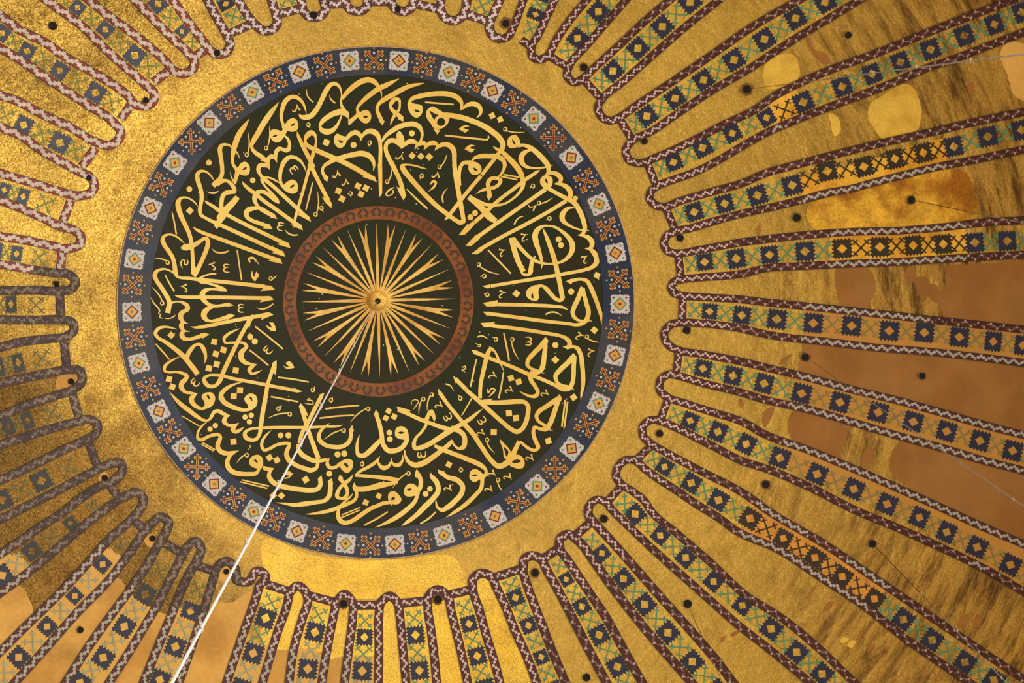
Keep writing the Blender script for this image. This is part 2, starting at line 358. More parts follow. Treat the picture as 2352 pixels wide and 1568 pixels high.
l J P 1785,1155 1852,1190 1862,1260 1810,1310 1760,1260
+ J S 1800,1200,66 1755,1330,72 1690,1470,70 1672,1520,66
+ J S 1832,1240,50 1855,1340,62 1882,1450,66
+ K S 1680,50,66 1665,110,60 1690,180,58 1750,228,40 1850,240,34 1960,240,8
+ K S 1880,0,66 1900,60,70 1903,140,72 1880,215,70 1830,270,62 1740,298,52 1600,282,50 1200,237,54 800,182,54 400,130,52
+ K P 420,103 400,158 378,160 320,103
l J S 1603,1515,3 1520,1475,40 1400,1460,50 1000,1440,52 600,1430,54 480,1428,54
+ J P 540,1398 500,1460 378,1462 320,1408 548,1365
l K S 470,315,52 700,340,54 1000,380,54 1300,430,54 1500,470,50 1580,510,62 1620,560,70 1622,615,72
+ K P 500,290 500,335 338,335 283,270 508,258 480,285
+ K P 1520,630 1590,600 1660,600 1690,640 1588,667
+ K S 1590,635,54 1680,625,44 1740,652,60 1785,740,66 1810,900,68 1825,1060,64 1825,1200,56 1800,1340,34 1788,1450,4
l K S 1265,525,70 1180,630,74 1080,730,70 1000,830,66 988,900,56 1040,952,46 1120,980,36 1240,1030,6
+ K P 1258,473 1303,535 1285,600 1215,640 1210,560
+ K S 1260,600,66 1250,700,72 1235,820,74 1218,920,76 1190,985,68 1120,1020,58 1030,1022,64
l K S 200,705,60 400,790,56 700,905,56 1000,1035,58 1200,1112,54 1400,1202,56 1540,1268,62 1620,1250,70 1660,1180,66 1680,1060,66 1685,900,66 1700,790,54
+ K P 145,668 260,700 240,755 185,738
+ K P 1675,718 1727,775 1710,860 1640,880 1620,800
+ K S 1670,775,70 1600,862,76 1480,975,72 1410,1070,64 1430,1150,50 1500,1205,42 1600,1225,36 1690,1270,6
+ K S 1020,1060,66 1050,1140,64 1110,1230,56 1145,1310,58 1120,1360,62 1040,1370,46 940,1335,26 862,1290,4
l K S 640,1005,4 600,910,22 550,800,36 490,690,34 445,655,50 405,705,66 380,780,66 340,940,66 300,1120,60 280,1280,56 280,1400,54
l Q S 918,35,34 1005,122,36
+ Q P 900,10 945,45 920,75 908,45
+ L S 60,-40,60 230,110,66 400,260,66 600,440,64 750,560,66 830,597,68 910,550,68 970,440,70 1000,300,68 1000,215,64 950,155,62 850,142,70 700,152,70 500,160,68 330,150,66
+ L P 470,98 440,130 330,160 290,120
l L P 1470,30 1508,95 1480,160 1410,200 1400,120
+ L S 1470,85,66 1380,145,74 1260,225,68 1160,295,66 1125,360,58 1150,430,48 1230,490,46 1300,540,46 1350,580,6
+ L S 1455,130,66 1420,220,70 1370,370,74 1320,490,72 1260,560,64 1180,552,48 1090,535,54 1078,580,56 1085,660,60 1130,770,62 1150,830,62 1115,870,46 1040,862,48 950,802,42 880,742,34
+ L S 865,735,60 840,790,64 790,900,76 750,990,86 680,1060,88 600,1108,80 540,1108,76 470,1050,72 300,820,70 150,600,70 30,470,70
+ L C 700,1080 720,960 800,940 880,950 935,1010 948,1080 930,1130 860,1150 780,1130 / 745,1045 800,1018 860,1015 895,1035 850,1060 790,1065
+ L C 578,712 650,780 720,860 742,920 700,1000 660,1000 620,860 / 632,820 670,850 705,895 675,970 650,890
+ Q S 783,155,34 850,250,32 990,420,34
+ Q P 768,117 800,150 775,175
l O S 738,160,24 800,190,38 900,230,38 960,252,38
+ L S -20,965,68 100,1012,70 220,1062,72 310,1112,68 365,1170,48 365,1230,52 330,1270,56
+ L C 118,1250 135,1190 190,1152 250,1170 310,1220 345,1270 320,1290 260,1320 190,1352 140,1320 120,1290 / 158,1255 190,1235 235,1245 195,1268
+ O S 1150,430,34 1140,520,34 1075,600,36 980,685,34 900,738,24 838,776,3
l Q C 655,390 672,340 695,305 718,298 742,335 746,385 738,402 715,360 702,348 690,385
+ Q S 430,297,44 500,330,34 620,385,34 740,430,34 830,460,38 880,470,40
+ Q P 415,272 440,280 535,305 525,320 428,322
+ Q S 672,425,24 630,490,24 580,545,26 563,590,34 570,628,36 620,625,40 700,592,42 780,542,44 860,490,46 960,430,36 1050,375,34 1110,325,20 1152,292,2
+ Q S 880,460,46 950,482,42 990,520,42 1000,570,40 985,620,42 950,635,24 915,612,18 890,578,14
+ Q S 895,565,30 850,610,38 800,650,40 720,710,44 640,760,48 570,775,44 520,750,34 490,700,22 480,645,12
l Q S 240,345,34 260,400,36 285,510,38 300,600,40 340,650,42 400,652,42 460,625,40 495,575,38 503,520,30
+ Q P 236,300 262,335 250,360 222,350 218,345
+ Q C 400,505 410,460 455,442 500,465 518,530 515,580 480,560 430,548 405,530 / 425,498 450,488 478,495 460,508
+ Q S 97,515,3 80,570,20 75,640,28 88,688,36 125,695,40 185,655,44 240,600,42 280,555,30
l O S 467,240,3 463,290,20 435,325,34 395,325,28 372,300,16 370,265,3
+ O S 372,290,14 340,340,30 300,352,38 270,330,28 255,285,12 270,252,3
+ O S 268,256,6 235,300,26 170,345,28 110,375,26 62,412,16
+ O S 60,415,26 200,425,30 330,440,36 430,460,42
+ O S 425,470,26 350,490,34 280,500,50 200,520,44 120,535,44 60,530,40
+ O P 35,515 50,475 68,505 85,525 90,560 42,545
+ M S 2060,900,50 2080,970,50 2085,1040,46 2050,1100,50 1960,1150,54 1850,1195,60 1700,1250,56 1520,1290,44 1400,1305,24 1312,1310,3
l M S 2035,990,3 1990,1050,26 1920,1110,32 1850,1180,38 1808,1270,48 1810,1350,64 1850,1415,74 1910,1440,64 2000,1418,62 2120,1342,66 2250,1253,62 2352,1195,58
+ O S 220,690,34 300,655,32 370,645,30 430,635,34
+ O C 340,610 345,575 375,550 410,560 440,590 456,620 438,655 400,665 375,660 350,640 / 368,615 395,600 400,612 375,640
+ O P 360,655 380,655 370,678
l M S 2035,708,3 1980,790,46 1900,850,58 1840,910,48 1800,980,56 1795,1050,60 1850,1075,40 1910,1060,60 1945,990,50 1930,910,58 1880,830,56 1840,780,52
+ M P 1830,710 1890,770 1870,780 1840,830 1805,790
l M S 1690,840,70 1690,940,72 1670,1040,70 1600,1108,60 1480,1130,60 1300,1155,70 1150,1170,56 1000,1150,30 870,1135,3
+ M P 1712,768 1735,862 1715,860 1720,840 1655,845 1652,810
l M S 1538,795,62 1540,870,66 1500,930,68 1400,950,72 1250,940,72 1050,910,74 900,870,74 810,810,72 770,740,64 780,680,50 840,625,4
+ M P 1558,725 1572,800 1505,805 1505,775
+ M S 848,620,4 760,632,56 680,612,58
+ M C 475,530 490,470 545,428 610,420 660,450 682,520 670,600 630,650 590,660 600,640 540,610 490,580 / 545,490 570,490 600,540 570,530
+ M S 620,640,44 580,692,56 480,708,66 360,705,68 240,680,74 160,610,74 143,530,68 190,430,48 260,380,28 318,357,3
l D S 1365,880,3 1280,902,38 1180,920,64 1090,890,72 1045,820,70 1062,740,66 1085,680,56 1060,640,46 1000,640,50 900,670,48 800,715,50 750,700,46 742,640,36 770,560,36 830,490,24 885,450,6
l D S 320,-10,3 400,90,40 500,190,64 620,280,66 740,370,58 850,425,38 910,420,32 950,370,48 1000,295,54 1050,285,56 1120,320,58 1230,352,4
+ D S 1230,352,6 1160,385,56 1143,440,70 1190,490,48 1270,500,38 1363,462,3
+ D S 1363,462,4 1300,512,58 1272,560,68 1310,598,54 1380,570,46 1443,525,3
l C S 470,778,8 380,820,28 300,870,40 250,930,50 248,985,42 310,1010,34 420,1007,36 520,1027,46 582,1068,60 560,1120,68 510,1170,76 500,1230,78 550,1300,50 650,1322,38 745,1330,3
+ C S 740,1332,6 690,1365,50 652,1400,72
+ D S 680,50,60 650,110,76 700,200,64 790,250,44
+ D C 805,70 830,25 890,5 960,10 1005,70 1000,140 960,210 880,250 800,270 720,240 800,238 850,190 840,140 / 882,45 910,50 922,115 900,95
l C S 430,365,10 340,340,26 240,330,34 150,362,54 110,430,54 150,490,50 250,550,56 380,640,64 500,740,70 600,850,74 680,950,78 745,1042,76
+ C S 580,820,66 600,740,66 650,660,62 720,597,44 780,595,46 830,655,66 860,740,50 865,810,34 847,880,3
l C S 1375,355,6 1290,390,28 1200,440,44 1140,510,46 1155,563,34 1250,568,34 1380,562,30 1450,582,46 1485,620,46 1450,660,58 1400,720,82 1400,800,82 1450,860,64 1530,885,44 1630,890,3
+ C S 1630,893,5 1560,930,56 1522,970,64 1550,1027,40 1620,1020,36 1711,975,3
l C S 1540,200,76 1500,270,64 1400,450,60 1250,750,62 1120,1030,66 1080,1130,68 1000,1215,52 920,1220,58 850,1150,64 842,1105,50 900,1062,40 1000,1052,40 1100,1062,46 1300,1110,50 1600,1165,50 1900,1225,50 2120,1265,50
+ C P 2090,1242 2195,1262 2155,1232 2320,1300 2240,1315 2090,1288
+ C P 1585,138 1560,200 1520,355 1505,320 1480,230 1510,170
l C S 1890,920,66 1860,1000,56 1800,1180,58 1760,1400,64 1740,1500,64
+ C P 1930,825 1928,960 1910,1055 1890,1015 1855,960 1865,870
+ D S 1760,120,66 1730,260,66 1690,520,64 1670,640,54 1620,708,52 1540,718,56 1460,668,68 1452,620,58 1520,562,40 1640,542,40 1800,535,44 2352,530,40
+ N S 560,602,22 700,595,20 800,592,18 850,582,4
l C S 1415,1158,8 1300,1190,30 1180,1250,58 1100,1340,70 1095,1420,74
+ D S 1090,60,76 1130,140,76 1220,200,70 1350,252,62 1450,272,46 1540,250,40
+ D C 1445,100 1480,45 1550,22 1615,50 1643,120 1630,200 1570,260 1490,290 1440,290 1500,250 1500,200 1460,150 / 1520,70 1550,75 1563,140 1540,115
l M S 808,48,3 740,110,30 680,190,42 660,280,48 692,348,46 770,330,48 880,272,46 1000,247,50 1078,255,44 1060,310,58 1030,400,66 1070,500,74 1150,560,66 1300,622,66 1400,650,68 1475,620,56 1503,550,50
+ N S 490,420,34 520,520,36 560,650,36 600,760,38 640,870,40
+ N P 488,395 520,430 552,500 545,505 520,480 470,425
+ M S 1490,480,60 1505,560,44
l N S 662,340,34 620,420,34 560,540,34 500,650,34 475,740,30
+ N P 650,320 692,305 680,340 640,380
+ M S 1210,260,48 1212,330,58 1260,410,72 1350,470,70 1450,508,66 1550,505,56 1650,490,50
+ M S 1680,462,4 1645,555,56 1680,608,56 1760,608,48 1840,550,54
+ M C 1820,560 1880,500 1960,480 2015,500 2030,570 2010,640 1940,692 1880,660 1840,610 / 1890,550 1930,545 1960,585 1955,610 1920,590
l N S 738,565,3 690,600,20 650,650,30 645,700,38 690,748,36 760,768,36 850,763,36 900,728,36 918,680,34 918,630,34
+ N P 930,580 945,635 935,640 930,660 900,650 902,620
l O S 600,410,36 620,450,38 615,520,38 580,570,34
+ O P 585,360 620,405 605,410 600,440 575,430 570,405
+ O C 477,570 485,520 520,487 560,490 600,530 610,580 570,590 520,598 490,590 / 500,535 520,528 545,530 525,548
+ O S 600,560,30 570,640,34 500,710,40 420,770,40 340,815,30 230,863,3
l O S 720,430,40 760,480,44 770,550,44 730,610,44 660,680,46 580,760,38 500,820,28 455,850,3
+ O P 700,388 745,430 735,435 740,460 700,440 697,415
l O S 790,388,34 850,430,38 940,460,44 980,510,42 970,570,44 920,630,44 850,690,44 800,712,34 765,690,22 750,630,10
+ O P 765,365 830,385 820,392 800,420 770,395
d A O 913,610,43
d A O 620,1008,43
d A O 1571,875,42
d A D 628,1332,86,42
d E D 1368,1092,92,22
d E O 1778,1130,46
d F D 1714,634,86,27
d F D 1833,664,84,27
d F D 1760,757,86,27
d F D 1420,708,86,22
d F D 1474,826,88,26
d G D 1897,690,80,-27
d G D 2018,745,80,-25
d G O 692,955,45
d G D 697,1290,82,42
d G D 827,1300,82,45
d G D 953,1308,84,44
d J O 1457,453,44
d J O 1492,540,44
d I O 203,1366,44
d I O 133,1430,44
d I O 1709,1145,38
d J D 2033,995,84,30
d J O 1646,1237,46
d J D 823,1267,88,37
d K D 1993,378,86,38
d K O 1409,602,46
d K D 1408,824,86,45
d K D 742,1098,86,-15
d K D 858,1153,86,-15
d K D 1682,1388,86,-36
d L D 712,318,88,-5
d L D 818,390,88,-6
d L D 484,602,90,2
d L D 1303,733,88,-16
d Q D 345,312,44,27
d Q D 322,372,44,29
d Q D 393,360,46,29
d Q O 352,498,25
d Q O 356,553,25
d O D 862,323,46,28
d O D 261,592,44,28
d O D 150,648,46,22
d O O 700,532,24
d O O 663,574,25
d N O 316,670,25
d N O 382,670,26
d N O 804,833,26
d N O 862,827,27
d M D 777,462,86,-29
d M D 887,498,86,-29
d M D 1320,790,90,-34
d M D 957,1032,82,45
d M D 835,1030,80,45
d M O 1673,702,45
d D O 930,556,40
d D O 1010,503,40
d D O 1456,376,40
d D O 1549,350,40
d D O 1522,447,41
d D D 1283,745,90,-5
d C D 348,455,84,42
d C D 993,553,86,13
d C D 1132,675,88,15
d C D 1017,735,88,16
d C D 1030,890,88,16
d C D 912,950,88,16
d C D 1316,983,88,9
d C O 1533,478,45
d C O 1602,547,46
d C D 316,1112,88,15
d C D 365,1228,88,20
d C D 1380,1281,90,2
d C D 1286,1368,90,2
v B S 360,40,14 395,200,24 425,380,22
v B S 1338,615,22 1370,840,22 1405,1070,22
v B S 255,985,18 320,1110,24 393,1232,24
v B S 955,590,4 1000,635,20 1090,655,26 1170,645,26 1210,630,18
v B S 2055,308,4 2100,360,22 2170,390,24 2252,387,18
v B S 1625,1480,4 1700,1500,20 1780,1485,24 1880,1420,20
v A S 885,1042,4 940,1065,22 1000,1065,24 1055,1038,16
v C S 248,205,6 320,203,16 370,185,20 410,155,16
v E S 1075,290,4 1075,360,18 1110,430,20 1175,490,18
v E S 1415,375,4 1430,430,18 1470,475,22 1505,500,20
v J S 790,232,26 830,160,22 880,120,18 935,108,4
v H S 1030,815,24 1020,730,22 1045,660,20 1098,602,4
v K S 1260,145,22 1330,112,24 1420,115,22 1510,165,4
v K S 240,480,24 300,465,22 350,480,18 400,515,4
v Q S 835,80,12 870,92,12 905,138,3
v C S 1605,322,24 1820,490,24 2025,660,24
v C S 1520,675,22 1650,775,24 1810,910,24
v C S 112,582,18 220,700,26 320,818,20
v N S 292,172,14 430,190,14 557,213,12
v N S 232,338,14 350,360,14 468,382,13
v N S 700,443,14 850,425,16 990,413,12
v N S 650,523,14 800,505,14 945,497,12
v D S 508,358,16 770,512,18
v D S 818,758,20 1008,866,20
v D S 793,778,20 988,886,20
v M S 362,795,20 772,890,22
v M S 330,822,20 742,922,22
v M S 1858,1322,20 2142,1208,18
v M S 1855,1362,20 2137,1246,18
v O S 137,842,14 240,790,16 340,727,12
v O S 618,830,14 690,785,16 752,727,12
v F S 1035,575,18 990,760,26 932,992,18
v G S 890,488,26 1100,505,26 1320,522,24
v G S 1186,985,26 1500,1020,28 1832,1052,26
+ G S 1822,1048,20 1845,1018,24 1838,990,16
v H S 485,616,16 640,770,30 798,910,24
v H S 1935,395,24 2170,437,24
v H S 1897,424,24 2145,475,24
v J S 397,612,22 570,790,26 742,968,22
v K S 635,425,22 680,640,28 715,838,26
v K S 225,812,20 180,1010,26 135,1228,24
v K S 630,1008,22 600,1200,26 558,1402,24
v Q S 1058,203,12 1020,270,12 970,355,8
v L S 1557,120,26 1506,518,26
v L S 1592,145,26 1541,552,26
v B E 1170,890,1,0
v B E 1390,1492,1,0
v B E 1982,262,1,12
v A E 2182,712,1,52
v C E 1795,685,1,-48
v C E 705,1172,1,-52
v K E 1010,540,1,180
v L E 312,430,1,-130
v Q E 855,365,1,-120
v Q E 632,690,1,-95
v B R 955,850,1,0
v B R 532,1180,1,0
v E R 915,572,1,78
v F R 1390,447,1,78
v F R 1520,570,.9,80
v G R 515,1298,1,100
v H R 925,390,1,95
v J R 950,412,1,165
v J R 620,642,1,165
v J R 1862,742,1,150
v J R 618,1272,1,180
v K R 1950,712,1,180
v K R 478,1072,1,220
v K R 728,1288,1,225
v K R 1262,1338,1,225
v L R 1035,1002,1,235
v L R 705,1285,1,235
v L R 420,1470,1,235
v K R 1780,470,1,200
v L R 300,625,1,225
v L R 465,1235,1,225
v Q R 785,270,1,225
v O R 862,535,1,235
v E U 1098,825,1125,872
v F U 1600,745,1622,802
v F U 1163,965,1198,1015
v G U 58,1095,58,1158
v H U 708,415,688,470
v I U 1070,960,1028,1000
v I U 1318,1445,1276,1478
v J U 340,1005,280,1018
v J U 385,1285,335,1276
v K U 515,515,460,490
v N U 590,280,605,250
v N U 746,367,760,338
v N U 296,441,320,416
v Q U 960,203,936,178
v O U 118,318,122,288
v O U 965,368,952,344
v A U 1480,490,1500,155
v A U 1772,392,1820,65
v H U 190,502,260,318
v F U 1075,1058,1108,718
v B U 292,800,110,740
v B U 210,1410,58,1170
v I U 655,108,948,152
v J U 258,832,570,982
v K U 760,518,865,832
v N U 393,488,205,522
v N U 856,628,688,706
v N U 1066,442,912,558
v O U 515,398,378,526
v Q U 642,210,604,345
v Q U 714,172,676,310
v K U 1880,478,2080,565
v L U 382,716,500,922
v L U 548,1318,622,1495
v I U 1160,1215,1368,1135
v D U 1480,945,1332,1062
v H U 975,280,1090,88
v B U 1840,1040,1930,995
v B S 1670,842,4 1620,770,20 1560,730,36 1515,750,36 1530,800,18
v B P 1565,920 1540,980 1560,1040 1605,1090 1668,985 1625,935 1590,1020 1578,1000
v C P 1815,262 1880,265 1905,310 1920,395 1850,390 1790,345 1775,300 1820,330 1862,345 1840,300
v C P 2060,870 2115,842 2150,860 2200,940 2110,965 2060,950 2030,910 2080,932 2122,935
v G P 1560,850 1500,830 1440,850 1392,890 1495,948 1548,905 1470,878 1490,860
v G P 1645,1140 1585,1122 1530,1140 1483,1192 1588,1246 1640,1195 1562,1178 1580,1155
v H S 840,545,18 880,500,36 920,510,34 900,570,34 810,652,4
v M P 1030,662 1085,668 1132,705 1080,760 1020,782 975,770 1060,752 1080,735 1000,715
v H S 300,588,10 250,612,24 185,670,24 178,705,24 235,708,16 285,650,18 270,630,14
v N S 568,348,4 545,365,9 590,375,8 595,400,9 560,402,8 515,392,3
v Q S 545,255,6 540,235,6 570,215,8 600,225,9 580,270,9 555,300,4
v K S 395,1260,16 400,1320,18 460,1250,22 500,1270,24 450,1340,24 410,1380,6
v B S 585,760,14 598,800,20 575,835,22 545,820,18 555,785,18 530,758,14 495,790,18 492,830,18 520,888,5
v B S 42,1330,5 80,1400,18 150,1480,20 180,1530,20
+ C S 178,95,20 160,125,16 190,150,14 172,172,16 222,206,8
v C S 2010,1510,4 1960,1530,14 1920,1556,12
v K S 10,935,18 60,920,18 55,960,20 5,975,14 58,1010,6
v K S 210,575,8 260,600,14 285,590,16 280,620,18 230,620,10
v M S 480,275,20 490,300,12 460,340,10
v I S 1005,1245,14 1020,1275,16 1080,1270,14 1140,1240,10
+ I S 1120,1250,8 1085,1310,22 1075,1335,22
'''
